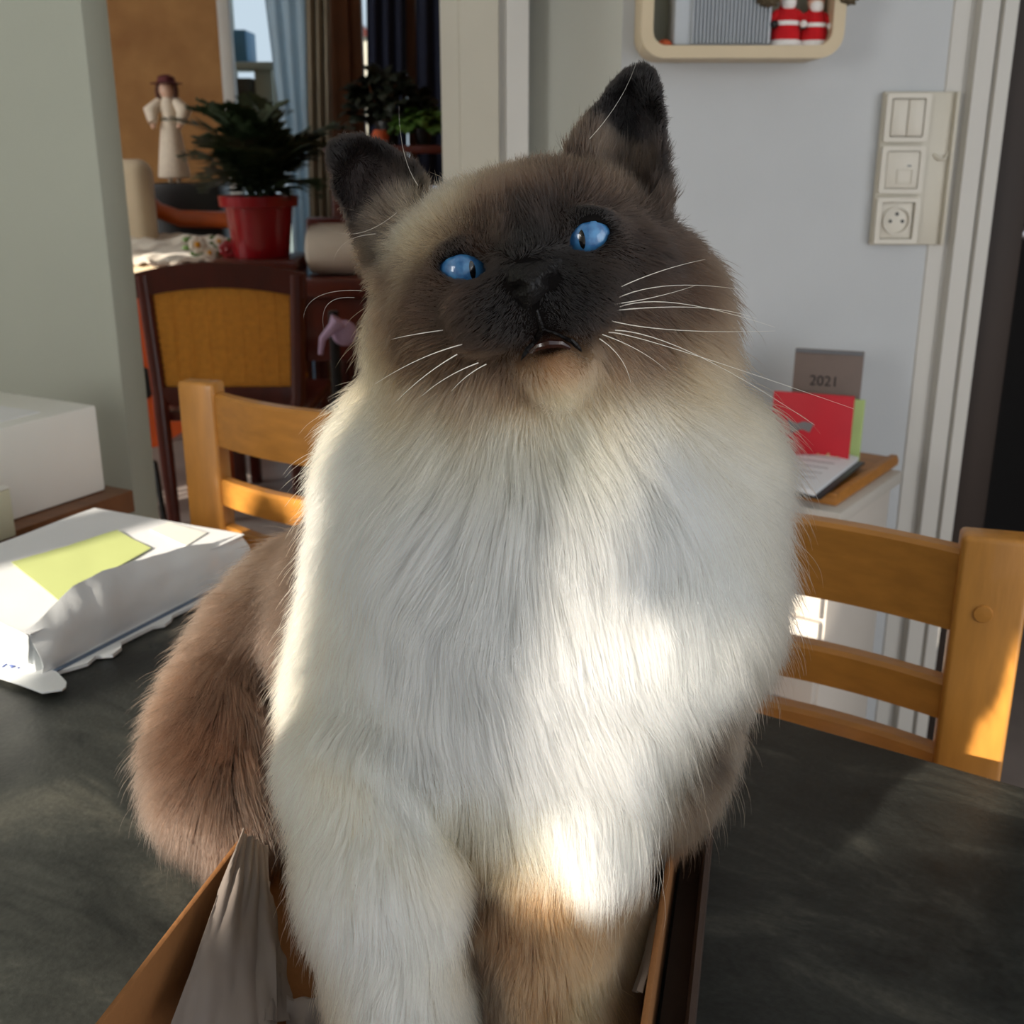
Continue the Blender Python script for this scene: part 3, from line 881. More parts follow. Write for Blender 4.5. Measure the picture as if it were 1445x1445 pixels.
# ------------------------------------------------------------------ cabinet with books and planner
CR = math.radians(-36)
CX, CY = Vector((math.cos(CR), math.sin(CR), 0)), Vector((-math.sin(CR), math.cos(CR), 0))
cz = 0.66
c0 = P(1183, 722, Z=cz)
ct = P(1262, 664, Z=cz)
cdep = (ct - c0).dot(CY)
cbn = empty('cabinet', (c0.x, c0.y, 0)); cbn.rotation_euler = (0, 0, CR)
tag(cbn, 'white laminate cabinet with drawers standing by the white wall', 'cabinet')
CWD = 0.24
MB().box((-CWD / 2, cdep / 2, cz / 2 - 0.012), (CWD - 0.012, cdep - 0.012, cz - 0.024), bev=0.002).build('cabinet_body', M['cabinet'], cbn)
MB().box((-CWD / 2, cdep / 2, cz - 0.010), (CWD + 0.012, cdep + 0.014, 0.020), bev=0.003).build('cabinet_top', M['cabinet_top'], cbn)
for z0, z1 in ((0.50, 0.625), (0.365, 0.493)):
    dw = MB().box((-CWD / 2, -0.002, (z0 + z1) / 2), (CWD - 0.02, 0.016, z1 - z0), bev=0.002).build('drawer', M['cabinet'], cbn)
    MB().tube([(-CWD / 2 - 0.05, -0.010, (z0 + z1) / 2), (-CWD / 2 - 0.05, -0.028, (z0 + z1) / 2), (-CWD / 2 + 0.05, -0.028, (z0 + z1) / 2), (-CWD / 2 + 0.05, -0.010, (z0 + z1) / 2)], 0.004).build('drawer_handle', M['ring'], dw)
MB().box((-CWD / 2, -0.002, 0.195), (CWD - 0.02, 0.016, 0.325), bev=0.002).build('cabinet_door', M['cabinet'], cbn)

tr_c = P(1181, 704, Z=cz + 0.012)
trb = empty('wooden_board', (tr_c.x, tr_c.y, cz + 0.0003)); trb.rotation_euler = (0, 0, CR)
tag(trb, 'orange brown wooden board on the cabinet under the open planner', 'board')
TD = (P(1230, 640, Z=cz + 0.012) - tr_c).dot(CY)
TWD = 0.20
MB().box((-TWD / 2, TD / 2, 0.006), (TWD, TD, 0.012), bev=0.003).build('board', M['oak'], trb)
MB().box((-TWD / 2, 0.006, 0.014), (TWD, 0.012, 0.008), bev=0.002).build('board_lip', M['oak'], trb)
MB().box((-0.006, TD / 2, 0.014), (0.012, TD - 0.013, 0.008), bev=0.002).build('board_lip', M['oak'], trb)

pl_c = P(1158, 689, Z=cz + 0.035)
pln = empty('planner', (pl_c.x, pl_c.y, cz + 0.0195)); pln.rotation_euler = (0, 0, CR + math.radians(4))
tag(pln, 'open ring binder planner with white pages on the wooden board', 'planner')
PD = (P(1214, 633, Z=cz + 0.035) - pl_c).dot(CY) * 0.88
MB().box((-0.10, PD / 2, 0.0015), (0.205, PD + 0.006, 0.003), bev=0.001).build('planner_cover', M['black'], pln)
for s, x in ((0, -0.052), (1, -0.150)):
    pgm = MB().grid(lambda u, w_: (x - 0.045 + 0.09 * u, PD * w_, 0.010 + 0.004 * math.sin(PI * u) * (1 if s == 0 else 0.8)), 10, 4, 0.007).build('pages', M['paper_sheet'], pln)
    for r in range(5):
        MB().box((x, PD * (0.22 + 0.14 * r), 0.0146 + 0.0005), (0.06, 0.0012, 0.0004)).build('ruled_line', M['print'], pgm, smooth=False)
for k in range(6):
    yy = PD * (0.10 + 0.16 * k)
    MB().tube([(-0.101 + 0.013 * math.cos(a * PI / 8), yy, 0.009 + 0.013 * math.sin(a * PI / 8)) for a in range(9)], 0.0013, 6).build('ring', M['ring'], pln)
MB().tube([(-0.101, 0.004, 0.006), (-0.101, PD - 0.004, 0.006)], 0.004).build('ring_spine', M['ring'], pln)


def book(name, px, py, wid, hgt, thick, Y, m, label, spine=None, lean=0.0):
    """Book standing with its cover toward the camera side; (px, py) is its lower corner toward the door frame."""
    p = P(px, py, Z=cz + 0.0005) if Y is None else P(px, py, Y=Y)
    e = empty(name, (p.x, p.y, cz + 0.0005), CR + math.radians(16))
    e.rotation_euler.x = lean
    tag(e, label, 'book', 'books standing on the cabinet')
    MB().box((-wid / 2, 0.001, hgt / 2), (wid, 0.002, hgt), bev=0.0006).build('front_cover', m, e)
    MB().box((-wid / 2, thick - 0.001, hgt / 2), (wid, 0.002, hgt), bev=0.0006).build('back_cover', m, e)
    MB().box((-wid / 2 - 0.001, thick / 2, hgt / 2), (wid - 0.005, thick - 0.004, hgt - 0.006)).build('pages', M['paper'], e, smooth=False)
    return e


bz = 1.66
lean = math.radians(-6)
gb = book('book', 1213, 640, 0.11, 0.112, 0.012, 1.665, M['green_book'], 'pale green book whose edge shows beside the red book', lean=lean)
rbk = book('book', 1198, 640, 0.118, 0.124, 0.010, 1.635, M['red_book'], 'red book with grey and cream pictures on its cover', lean=lean)
MB().prism([(-0.088, -0.0002, 0.062), (-0.072, -0.0002, 0.070), (-0.060, -0.0002, 0.066), (-0.055, -0.0002, 0.080), (-0.070, -0.0002, 0.082), (-0.080, -0.0002, 0.078), (-0.095, -0.0002, 0.084), (-0.090, -0.0002, 0.072)], (0, -0.0008, 0)).build('cover_picture', M['paw_print'], rbk, smooth=False)
MB().prism([(-0.046, -0.0002, 0.012), (-0.012, -0.0002, 0.012), (-0.016, -0.0002, 0.034), (-0.024, -0.0002, 0.030), (-0.030, -0.0002, 0.038), (-0.036, -0.0002, 0.030), (-0.046, -0.0002, 0.036)], (0, -0.0008, 0)).build('cover_picture', M['cream_print'], rbk, smooth=False)
dy = book('book', 1205, 640, 0.102, 0.180, 0.014, 1.69, M['diary'], 'taupe diary with the year printed in black, behind the red book', lean=lean)
text_part('cover_year', '2021', 0.022, M['ink'], dy, (-0.055, -0.0003, 0.132), (PI / 2, 0, 0))
MB().box((-0.051, -0.001, 0.177), (0.100, 0.002, 0.005), bev=0.0005).build('edge_band', M['print'], dy)
# ------------------------------------------------------------------ the living room


def at(px, py, Y, z=None):
    p = P(px, py, Y=Y)
    return p if z is None else Vector((p.x, p.y, z))


# cane-backed chair
Yc = 3.0
A, B = at(190, 380, Yc), at(430, 380, Yc)
cc = empty('cane_chair', ((A.x + B.x) / 2, Yc, 0))
tag(cc, 'dark red wooden chair with an orange woven cane back, in the living room', 'chair')
cwid, ctop, cbot = B.x - A.x, P(310, 374, Y=Yc).z, P(320, 558, Y=Yc).z
for s in (-1, 1):
    x0, x1_ = s * (cwid / 2 - 0.02), s * (cwid / 2 - 0.035)
    MB().tube([(x1_ * 0.93, -0.02, 0), (x1_ * 0.97, -0.02, 0.45), (x1_, 0, cbot), (x0, 0, ctop - 0.025)], [0.017, 0.02, 0.021, 0.021], 10).build('back_post', M['mahogany'], cc)
    MB().tube([(s * (cwid / 2 - 0.05), 0.42, 0), (s * (cwid / 2 - 0.05), 0.42, 0.43)], 0.019, 10).build('front_leg', M['mahogany'], cc)


def arch(u): return 0.028 * (1 - u * u)


bm = bmesh.new(); rows = []
for i in range(17):
    u = -1 + i / 8
    xx = u * (cwid / 2)
    rows.append([bm.verts.new((xx, yy, z)) for yy, z in ((-0.014, ctop - 0.085 + arch(u)), (0.014, ctop - 0.085 + arch(u)), (0.014, ctop - 0.02 + arch(u)), (-0.014, ctop - 0.02 + arch(u)))])
for a, b_ in zip(rows, rows[1:]):
    for k in range(4): bm.faces.new((a[k], a[(k + 1) % 4], b_[(k + 1) % 4], b_[k]))
bm.faces.new(rows[0]); bm.faces.new(list(reversed(rows[-1])))
mb = MB(); mb.bm.free(); mb.bm = bm; mb.build('top_rail', M['mahogany'], cc)
MB().box((0, 0, cbot), (cwid - 0.09, 0.028, 0.05), bev=0.005).build('lower_rail', M['mahogany'], cc)
zc0, zc1 = cbot + 0.02, ctop - 0.07
MB().grid(lambda u, w_: ((u - 0.5) * (cwid - 0.085 + 0.02 * w_), 0, zc0 + (zc1 - zc0 + arch(2 * u - 1)) * w_), 12, 10, 0.004).build('cane_panel', M['cane'], cc)
st = MB()
for k in range(1, 8):
    x = (k / 8 - 0.5) * (cwid - 0.085)
    st.box((x, -0.004, (zc0 + zc1) / 2), (0.004, 0.002, zc1 - zc0))
for k in range(1, 14):
    st.box((0, -0.0045, zc0 + (zc1 - zc0) * k / 14), (cwid - 0.08, 0.002, 0.005 if k == 7 else 0.0022))
tag(st.build('cane_strands', M['cane'], cc, smooth=False), kind='stuff')
MB().box((0, 0.21, 0.44), (cwid - 0.03, 0.44, 0.03), bev=0.008).build('seat', M['mahogany'], cc)
o = MB().box((0, 0, 0.02), (0.34, 0.30, 0.04), bev=0.018, seg=4).build('seat_cushion', M['linen2'], loc=((A.x + B.x) / 2 - 0.02, Yc + 0.20, 0.456))
tag(o, 'thin white cushion on the seat of the cane chair', 'cushion')
o = MB().box((0, 0, 0.006), (0.05, 0.20, 0.012), bev=0.002).build('folder', M['yellow'], loc=(at(400, 575, Yc).x, Yc + 0.15, 0.4975))
tag(o, 'yellow folder on the white cushion of the cane chair', 'folder')

# guitar in a stand
gY = 3.5
gp = at(172, 640, gY)
g = empty('guitar', (gp.x, gY, gp.z))
tag(g, 'orange acoustic guitar partly hidden by the grey wall', 'guitar')
g.rotation_euler = (math.radians(-10), 0, 0)
gs = 0.245
outl = []
for k in range(40):
    a = 2 * PI * k / 40
    zz = 0.26 - 0.26 * math.cos(a)
    f = zz / 0.52
    half = gs * (0.99 * math.sin(PI * min(1, f * 1.72)) ** 0.55 if f < 0.40 else 1)
    wd = np.interp(f, [0, .05, .15, .28, .42, .55, .62, .72, .85, .95, 1], [0.02, .55, .90, 1.0, .88, .73, .71, .77, .74, .45, .05]) * gs
    outl.append((wd * (1 if a < PI else -1), zz))
MB().prism([(x, -0.05, z) for x, z in outl], (0, 0.10, 0)).build('guitar_body', M['guitar'], g)
MB().lathe((0, 0, 0), [(0.045, 0), (0.052, 0.0005), (0.052, 0.002), (0.045, 0.003)], 24, Matrix.Translation((0.085, -0.0505, 0.225)) @ Matrix.Rotation(PI / 2, 4, 'X')).build('sound_hole', M['black'], g)
MB().box((0, -0.055, 0.12), (0.16, 0.012, 0.022), bev=0.003).build('bridge', M['mahogany'], g)
MB().box((0, -0.055, 0.66), (0.052, 0.024, 0.56), bev=0.005).build('neck', M['mahogany'], g)
MB().box((0, -0.050, 0.99), (0.07, 0.02, 0.12), bev=0.005).build('headstock', M['mahogany'], g)
for k in range(6):
    MB().tube([(-0.02 + 0.008 * k, -0.069, 0.12), (-0.02 + 0.008 * k, -0.069, 0.94)], 0.0007, 4).build('string', M['ring'], g)
gt = empty('guitar_stand', (gp.x, gY, 0))
tag(gt, 'black tubular stand under the orange guitar', 'stand')
MB().tube([(0, 0.02, gp.z + 0.02), (0, 0.16, 0.01)], 0.01).build('rear_leg', M['black'], gt)
for s in (-1, 1):
    MB().tube([(0, 0.02, gp.z + 0.02), (s * 0.12, -0.06, gp.z - 0.015), (s * 0.16, -0.14, 0.01)], 0.01).build('front_leg', M['black'], gt)

# sofa
sY = 4.05
sl, sr = at(70, 340, sY).x, at(345, 340, sY).x
so = empty('sofa', ((sl + sr) / 2, sY, 0))
tag(so, 'orange pine framed sofa behind the cane chair', 'sofa')
sw = sr - sl
zs = P(250, 400, Y=sY - 0.3).z
MB().box((0, 0, zs - 0.12), (sw, 0.72, 0.10), bev=0.01).build('seat_frame', M['orange_wood'], so)
for sx_ in (-1, 1):
    for sy_ in (-1, 1):
        MB().box((sx_ * (sw / 2 - 0.04), sy_ * 0.31, (zs - 0.17) / 2), (0.06, 0.06, zs - 0.17), bev=0.006).build('leg', M['orange_wood'], so)
px_ = at(205, 270, sY + 0.33).x - so.location.x
ztop = P(205, 232, Y=sY + 0.33).z
MB().box((px_, 0.33, (zs - 0.1 + ztop) / 2), (0.045, 0.05, ztop - zs + 0.1), bev=0.012).build('back_post', M['orange_wood'], so)
zr0, zr1 = P(240, 318, Y=sY + 0.33).z, P(240, 297, Y=sY + 0.33).z
MB().tube([(px_, 0.33, zr1 + 0.05), (px_ + 0.04, 0.33, zr1), (px_ + 0.12, 0.33, zr1 - 0.03), (sw / 2 - 0.1, 0.33, zr1 - 0.035), (sw / 2, 0.33, zr1 - 0.12)], [0.02, 0.03, 0.032, 0.032, 0.028], 10).build('back_rail', M['orange_wood'], so)
MB().box((px_ / 2 - sw / 4, 0.33, ztop - 0.06), (sw / 2 + px_ , 0.04, 0.08), bev=0.01).build('back_panel', M['orange_wood'], so)
MB().box((0, -0.02, zs), (sw - 0.03, 0.68, 0.13), bev=0.045, seg=4).build('seat_cushion', M['linen'], so)
cu = MB().box((0, 0, 0), (0.30, 0.13, P(170, 235, Y=sY + 0.2).z - zs - 0.04), bev=0.05, seg=4).build('cushion', M['linen'], loc=(at(158, 280, sY + 0.2).x, sY + 0.20, (P(170, 235, Y=sY + 0.2).z + zs + 0.09) / 2))
tag(cu, 'cream back cushion leaning at the end of the orange sofa', 'cushion')


def throw(u, w_):
    x = -sw / 2 + 0.22 + u * (sw - 0.24)
    z = 0.075 + 0.05 * w_ * (1 - 0.7 * u) + 0.022 * mnoise.noise(Vector((u * 4, w_ * 4, 2))) + 0.018 * abs(mnoise.noise(Vector((u * 7, w_ * 3, 6))))
    return (x, -0.36 + 0.62 * w_, z)


th = MB().grid(throw, 30, 20, 0.012).build('throw_blanket', M['linen2'], loc=(so.location.x, sY, zs))
tag(th, 'rumpled cream throw spread over the sofa seat', 'blanket')

# flowers lying on the sofa front
for k, (px, py, r, nm) in enumerate(((280, 345, 0.030, 'w'), (297, 356, 0.022, 'w'), (322, 352, 0.030, 'r'), (336, 344, 0.022, 'w'), (310, 340, 0.020, 'w'))):
    p = at(px, py, 3.72)
    e = empty('silk_flower', p)
    tag(e, ['cream silk flower with green leaves on the sofa edge', 'small cream silk flower below the big cream one', 'crimson silk flower between the cream ones on the sofa', 'cream silk flower beside the red plant pot', 'tiny cream bud behind the crimson silk flower'][k], 'flower', 'silk flowers on the sofa')
    m_ = M['linen2'] if nm == 'w' else M['red_pot']
    for q in range(7):
        a = q * 2 * PI / 7
        MB().ball((0.55 * r * math.cos(a), -0.2 * r, 0.55 * r * math.sin(a)), (0.5 * r, 0.2 * r, 0.45 * r), 8, 6).build('petal', m_, e)
    MB().ball((0, -0.3 * r, 0), 0.35 * r, 8, 6).build('flower_heart', M['yellow'] if nm == 'w' else m_, e)
    for q in range(3):
        a = 2.6 + q * 0.9
        MB().ball((1.2 * r * math.cos(a), 0.1 * r, 1.0 * r * math.sin(a)), (0.7 * r, 0.1 * r, 0.3 * r), 8, 6).build('leaf', M['leaf2'], e)
    MB().tube([(0, 0.2 * r, 0), (0.3 * r, 0.6 * r, -1.2 * r), (0.2 * r, 0.8 * r, zs + 0.09 - p.z if zs + 0.09 < p.z else -1.5 * r)], 0.003, 6).build('stem', M['leaf2'], e)

# side table with the red pot and the fern
fY = 3.72
pb0, pt0 = P(370, 362, Y=fY), P(370, 276, Y=fY)
sideT = empty('side_table', (pb0.x + 0.0, fY + 0.02, 0))
tag(sideT, 'dark mahogany side table that carries the red plant pot', 'table')
MB().box((0, 0, pb0.z - 0.015), (0.26, 0.28, 0.03), bev=0.005).build('table_top', M['mahogany'], sideT)
for sx_ in (-1, 1):
    for sy_ in (-1, 1):
        MB().box((sx_ * 0.10, sy_ * 0.11, (pb0.z - 0.03) / 2), (0.035, 0.035, pb0.z - 0.03), bev=0.004).build('leg', M['mahogany'], sideT)
fp = empty('potted_fern', (pb0.x, fY, pb0.z + 0.0005))
tag(fp, 'dark green feathery fern in a red pot below the bright curtain', 'plant')
hp = pt0.z - pb0.z
MB().lathe((0, 0, 0), [(0.085, 0), (0.088, 0.004), (0.105, hp * 0.8), (0.107, hp * 0.82), (0.122, hp * 0.83), (0.125, hp), (0.112, hp), (0.106, hp * 0.88)], 32).build('pot', M['red_pot'], fp)
MB().lathe((0, 0, hp * 0.88), [(0.004, 0.0), (0.104, 0), (0.06, 0.008), (0.004, 0.012)], 20).build('soil', M['soil'], fp)


def frond_mesh(length, seed, m, leaflets=22):
    rnd = random.Random(seed)
    bm_ = MB()
    pts = []
    for i in range(9):
        s = i / 8
        pts.append(Vector((length * (0.75 * s - 0.0 * s * s), 0, length * (0.75 * s - 0.62 * s * s))))
    bm_.tube(pts, [0.003 * (1 - 0.8 * i / 8) for i in range(9)], 5)
    for i in range(leaflets):
        s = 0.15 + 0.85 * i / leaflets
        f = s * 8; k = min(7, int(f)); p = pts[k].lerp(pts[k + 1], f - k)
        ll = length * 0.24 * math.sin(PI * (0.15 + 0.8 * s)) * rnd.uniform(0.8, 1.1)
        for sg in (-1, 1):
            d_ = Vector((0.55, sg * 0.9, rnd.uniform(-0.25, 0.2))).normalized()
            n_ = d_.cross(Vector((0, 0, 1))).normalized() * 0.0095 * length / 0.3
            a_, b_ = p, p + d_ * ll
            mid = p + d_ * ll * 0.45
            V = [bm_.bm.verts.new(x_) for x_ in (a_, mid + n_, b_, mid - n_ + Vector((0, 0, 0.003)))]
            bm_.bm.faces.new(V)
    bmesh.ops.recalc_face_normals(bm_.bm, faces=bm_.bm.faces[:])
    return bm_


protos = []
for k in range(5):
    o = frond_mesh(0.30 + 0.03 * k, k, M['leaf']).build('frond', M['leaf'], fp)
    protos.append(o)
frs = list(protos)
for k in range(49):
    o = protos[k % 5].copy(); COL.objects.link(o); o.parent = fp; frs.append(o)
rnd = random.Random(3)
for k, o in enumerate(frs):
    o.location = (rnd.uniform(-.04, .04), rnd.uniform(-.04, .04), hp * 0.88)
    o.rotation_euler = (0, -rnd.uniform(-0.25, 1.0) - 0.12, k * 2.399)
    s = rnd.uniform(0.8, 1.35); o.scale = (s, s, s)

# black speaker with the porcelain doll
dY = 4.62
spb, spt = P(262, 305, Y=dY), P(262, 258, Y=dY)
sk = empty('loudspeaker', (spb.x, dY + 0.03, 0))
tag(sk, 'black boxy loudspeaker under the white doll', 'loudspeaker')
MB().box((0.02, 0, spt.z / 2), (0.27, 0.20, spt.z), bev=0.01).build('speaker_box', M['black'], sk)
for z_ in (0.35, 0.72):
    MB().lathe((0, 0, 0), [(0.02, 0), (0.07, 0.004), (0.085, 0.010), (0.085, 0.002)], 20, Matrix.Translation((0.02, -0.1001, z_)) @ Matrix.Rotation(PI / 2, 4, 'X')).build('driver', M['black'], sk)
dl = empty('porcelain_doll', (P(247, 258, Y=dY).x, dY, spt.z + 0.0005))
hd = P(247, 107, Y=dY).z - spt.z
k_ = hd / 0.46
dl.scale = (k_, k_, k_)
tag(dl, 'porcelain doll in a long white lace dress and dark red hat', 'doll')
MB().lathe((0, 0, 0), [(0.06, 0.02), (0.072, 0.025), (0.06, 0.12), (0.045, 0.22), (0.032, 0.29), (0.036, 0.33), (0.024, 0.37)], 20).build('dress', M['doll_dress'], dl)
for s in (-1, 1):
    MB().tube([(s * 0.018, 0, 0), (s * 0.018, 0, 0.05)], 0.012).build('shoe', M['doll_dress'], dl)
    MB().tube([(s * 0.034, 0, 0.355), (s * 0.075, -0.02, 0.31), (s * 0.062, -0.05, 0.26)], [0.02, 0.034, 0.02], 10).build('puff_sleeve', M['doll_dress'], dl)
    MB().ball((s * 0.058, -0.058, 0.245), 0.012, 10, 8).build('hand', M['doll_skin'], dl)
    MB().tube([(s * 0.034, 0.0, 0.43), (s * 0.042, -0.005, 0.40), (s * 0.038, -0.005, 0.36)], 0.012).build('curl', M['doll_hair'], dl)
MB().ball((0, -0.004, 0.40), (0.034, 0.034, 0.040)).build('head', M['doll_skin'], dl)
MB().lathe((0, 0, 0.425), [(0.07, 0.0), (0.072, 0.003), (0.04, 0.008), (0.036, 0.03), (0.012, 0.040)], 20).build('hat', M['doll_hat'], dl)

# mahogany bench with the round white bolster, at the cat's cheek
bY = 3.55
bp0 = at(430, 400, bY)
bn = empty('bench', (at(500, 400, bY).x, bY + 0.25, 0))
tag(bn, 'dark mahogany bench beside the red plant pot', 'bench')
zbn = P(460, 390, Y=bY + 0.1).z
MB().box((0.01, 0, zbn - 0.03), (0.36, 0.46, 0.06), bev=0.008).build('seat', M['mahogany'], bn)
for sx_ in (-1, 1):
    for sy_ in (-1, 1):
        MB().box((sx_ * 0.19, sy_ * 0.20, (zbn - 0.06) / 2), (0.045, 0.045, zbn - 0.06), bev=0.004).build('leg', M['mahogany'], bn)
MB().box((0, 0.215, zbn + 0.08), (0.44, 0.035, 0.16), bev=0.012).build('back_rail', M['mahogany'], bn)
MB().box((0, -0.20, zbn - 0.16), (0.38, 0.02, 0.20), bev=0.004).build('front_panel', M['mahogany'], bn)
bs = MB().lathe((0, 0, 0), [(0.01, 0), (0.055, 0.002), (0.074, 0.012), (0.08, 0.05), (0.08, 0.28), (0.074, 0.32), (0.01, 0.33)], 24, Matrix.Rotation(PI / 2, 4, 'Y')).build('bolster', M['linen2'], loc=(at(434, 360, bY + 0.15).x, bY + 0.15, zbn + 0.081))
tag(bs, 'white round ended bolster on the mahogany bench', 'cushion')
o = MB().tube([at(478, 452, 2.6), at(470, 462, 2.6), at(455, 478, 2.6), at(452, 500, 2.6)], [0.022, 0.012, 0.008, 0.005], 8)
o.ball(at(486, 470, 2.62), (0.03, 0.02, 0.03))
o = o.build('ribbon_bow', M['lilac'])
tag(o, 'lilac ribbon bow hanging beside the cat cheek', 'ribbon')
pole = MB().tube([(at(470, 462, 2.63).x, 2.645, 0.0), (at(470, 462, 2.63).x, 2.645, at(470, 440, 2.63).z)], [0.012, 0.012], 8).build('plant_stake', M['hall'])
tag(pole, 'thin dark pole that the lilac bow hangs on', 'pole')

# curtains at the french window


def curtain(name, pxa, pxb, Y, m, amp, n, label, ztop=2.2, zbot=0.03, pxa2=None, pxb2=None):
    xa_, xb_ = P(pxa, 60, Y=Y).x, P(pxb, 60, Y=Y).x
    xa2, xb2 = (P(pxa2 or pxa, 200, Y=Y).x, P(pxb2 or pxb, 200, Y=Y).x)

    def fn(u, w_):
        z = zbot + (ztop - zbot) * w_
        f = (1.75 - z) / 0.6
        f = max(-0.5, min(1.5, f))
        x = (xa_ + (xa2 - xa_) * f) * (1 - u) + (xb_ + (xb2 - xb_) * f) * u
        return (x, Y + amp * math.sin(2 * PI * n * u + 0.7 * math.sin(3 * w_)), z)
    o_ = MB().grid(fn, 12 * n, 14, 0.002).build(name, m)
    tag(o_, label, 'curtain', 'living room curtains')


curtain('curtain', 376, 436, Y_LIV - 0.10, M['curtain_white'], 0.012, 3, 'sheer pale blue curtain with daylight behind it above the fern', pxa2=398, pxb2=438)
curtain('curtain', 434, 468, Y_LIV - 0.14, M['curtain_grey'], 0.02, 3, 'grey linen curtain beside the bright sheer one')
curtain('curtain', 519, 574, Y_LIV - 0.06, M['curtain_blue'], 0.015, 3, 'dark navy curtain in the window behind the cat ear', zbot=0.97)
curtain('curtain', 588, 632, Y_LIV - 0.06, M['curtain_blue'], 0.015, 2, 'narrow dark navy curtain next to the cream door casing', zbot=0.97)

# terrace things behind the french window
gY2 = Y_LIV + 0.75
tr0, tr1 = P(326, 90, Y=gY2).x, P(392, 90, Y=gY2).x
z1_, z2_ = P(350, 90, Y=gY2).z, P(350, 150, Y=gY2).z
rk = empty('terrace_rack', ((tr0 + tr1) / 2, gY2, -0.02))
tag(rk, 'grey rack on the terrace behind the french window', 'rack')
RW2 = tr1 - tr0
for z_ in (0.3, z2_ - 0.015, z1_ - 0.015):
    MB().box((0, 0, z_ + 0.02), (RW2, 0.3, 0.03), bev=0.003).build('rack_shelf', M['grey_paint'], rk)
for s in (-1, 1):
    for s2 in (-1, 1):
        MB().box((s * (RW2 / 2 + 0.012), s2 * 0.13, 1.1), (0.02, 0.03, 2.2), bev=0.003).build('rack_post', M['grey_paint'], rk)
hbl = P(350, 45, Y=gY2).z - z1_
o = MB().box((0, 0, hbl / 2), (RW2 * 0.44, 0.22, hbl), bev=0.006).build('crate', M['blue_panel'], loc=(tr0 + RW2 * 0.24, gY2, z1_ + 0.001)); tag(o, 'blue crate on the top board of the terrace rack', 'crate')
hb2 = P(350, 112, Y=gY2).z - z2_
o = MB().box((0, 0, hb2 / 2), (RW2 * 0.5, 0.22, hb2), bev=0.006).build('crate', M['black'], loc=(tr0 + RW2 * 0.27, gY2, z2_ + 0.001)); tag(o, 'black crate on the lower board of the terrace rack', 'crate')
hb3 = min(P(380, 95, Y=gY2).z, z1_ - 0.02) - z2_
o = MB().box((0, 0, hb3 / 2), (RW2 * 0.38, 0.2, hb3), bev=0.006).build('crate', M['grey_paint'], loc=(tr0 + RW2 * 0.76, gY2, z2_ + 0.001)); tag(o, 'grey box beside the black crate on the terrace rack', 'crate')

# shrubs and pots on the plant table under the second window
pY = Y_LIV - 0.45
pt = empty('plant_table', (P(558, 210, Y=pY).x, pY, 0))
tag(pt, 'low dark plant table under the second living room window', 'table')
zpt = P(558, 205, Y=pY).z
MB().box((0, 0, zpt - 0.015), (0.52, 0.34, 0.03), bev=0.004).build('table_top', M['mahogany'], pt)
for sx_ in (-1, 1):
    for sy_ in (-1, 1):
        MB().box((sx_ * 0.22, sy_ * 0.13, (zpt - 0.03) / 2), (0.04, 0.04, zpt - 0.03), bev=0.004).build('leg', M['mahogany'], pt)


def bush(name, px, pyb, pyt, Y, halfpx, m, n, label, potm, potr, potpx=None):
    base = Vector((P(px, pyb, Y=Y).x, Y, zpt + 0.0005))
    e = empty(name, base)
    tag(e, label, 'plant')
    MB().lathe((0, 0, 0), [(potr * 0.7, 0), (potr * 0.72, 0.003), (potr, potr * 1.5), (potr * 1.08, potr * 1.5), (potr * 1.08, potr * 1.8), (potr * 0.9, potr * 1.8), (potr * 0.85, potr * 1.6)], 20).build('pot', potm, e)
    top = P(px, pyt, Y=Y).z - base.z
    hw = P(px + halfpx, pyb, Y=Y).x - base.x
    rn = random.Random(px)
    for k in range(5):
        a = k * 1.3
        MB().tube([(0, 0, potr * 1.5), (0.3 * hw * math.cos(a), 0.3 * hw * math.sin(a), top * 0.5), (0.6 * hw * math.cos(a), 0.5 * hw * math.sin(a), top * 0.85)], [0.005, 0.004, 0.002], 6).build('stem', M['frame_wood'], e)
    lm = MB()
    lm.grid(lambda u, w_: (0.05 * u, 0.024 * math.sin(PI * u) * (w_ - 0.5) * 2, 0.012 * math.sin(PI * u) - 0.01 * abs(w_ - 0.5)), 4, 2)
    l0 = lm.build('leaf', m, e)
    ls = [l0]
    for k in range(n - 1):
        o_ = l0.copy(); COL.objects.link(o_); o_.parent = e; ls.append(o_)
    for o_ in ls:
        zz = rn.uniform(0.12, 1.0)
        rr = hw * math.sqrt(rn.random()) * math.sin(PI * min(0.95, 0.25 + 0.7 * zz))
        a = rn.uniform(0, 2 * PI)
        o_.location = (rr * math.cos(a), rr * 0.7 * math.sin(a), potr * 1.5 + zz * (top - potr * 1.5))
        o_.rotation_euler = (rn.uniform(-.6, .6), rn.uniform(-0.7, 0.5), a + rn.uniform(-.5, .5))
        s_ = rn.uniform(0.8, 1.5); o_.scale = (s_, s_, s_)


bush('shrub', 548, 200, 105, pY + 0.05, 52, M['leaf3'], 230, 'dark leafy houseplant below the navy curtain', M['black'], 0.05)
bush('shrub', 598, 225, 165, pY - 0.02, 36, M['leaf2'], 130, 'bright green houseplant beside the cream door casing', M['black'], 0.035)
o = MB().lathe((0, 0, 0), [(0.018, 0), (0.03, 0.01), (0.034, 0.03), (0.026, 0.05), (0.022, 0.056), (0.02, 0.05)], 20).build('clay_pot', M['orange_felt'], loc=(P(537, 190, Y=pY - 0.10).x, pY - 0.12, zpt + 0.0005))
tag(o, 'small round orange clay pot just above the cat ear', 'pot')
# ------------------------------------------------------------------ the cat
# The body is sculpted as a smooth union of volumes in the camera's axes (right, up, depth) and then placed in the room.
CAMR = np.array([[1, 0, 0], [0, UPV.y, FWD.y], [0, UPV.z, FWD.z]])   # columns: right, up, forward


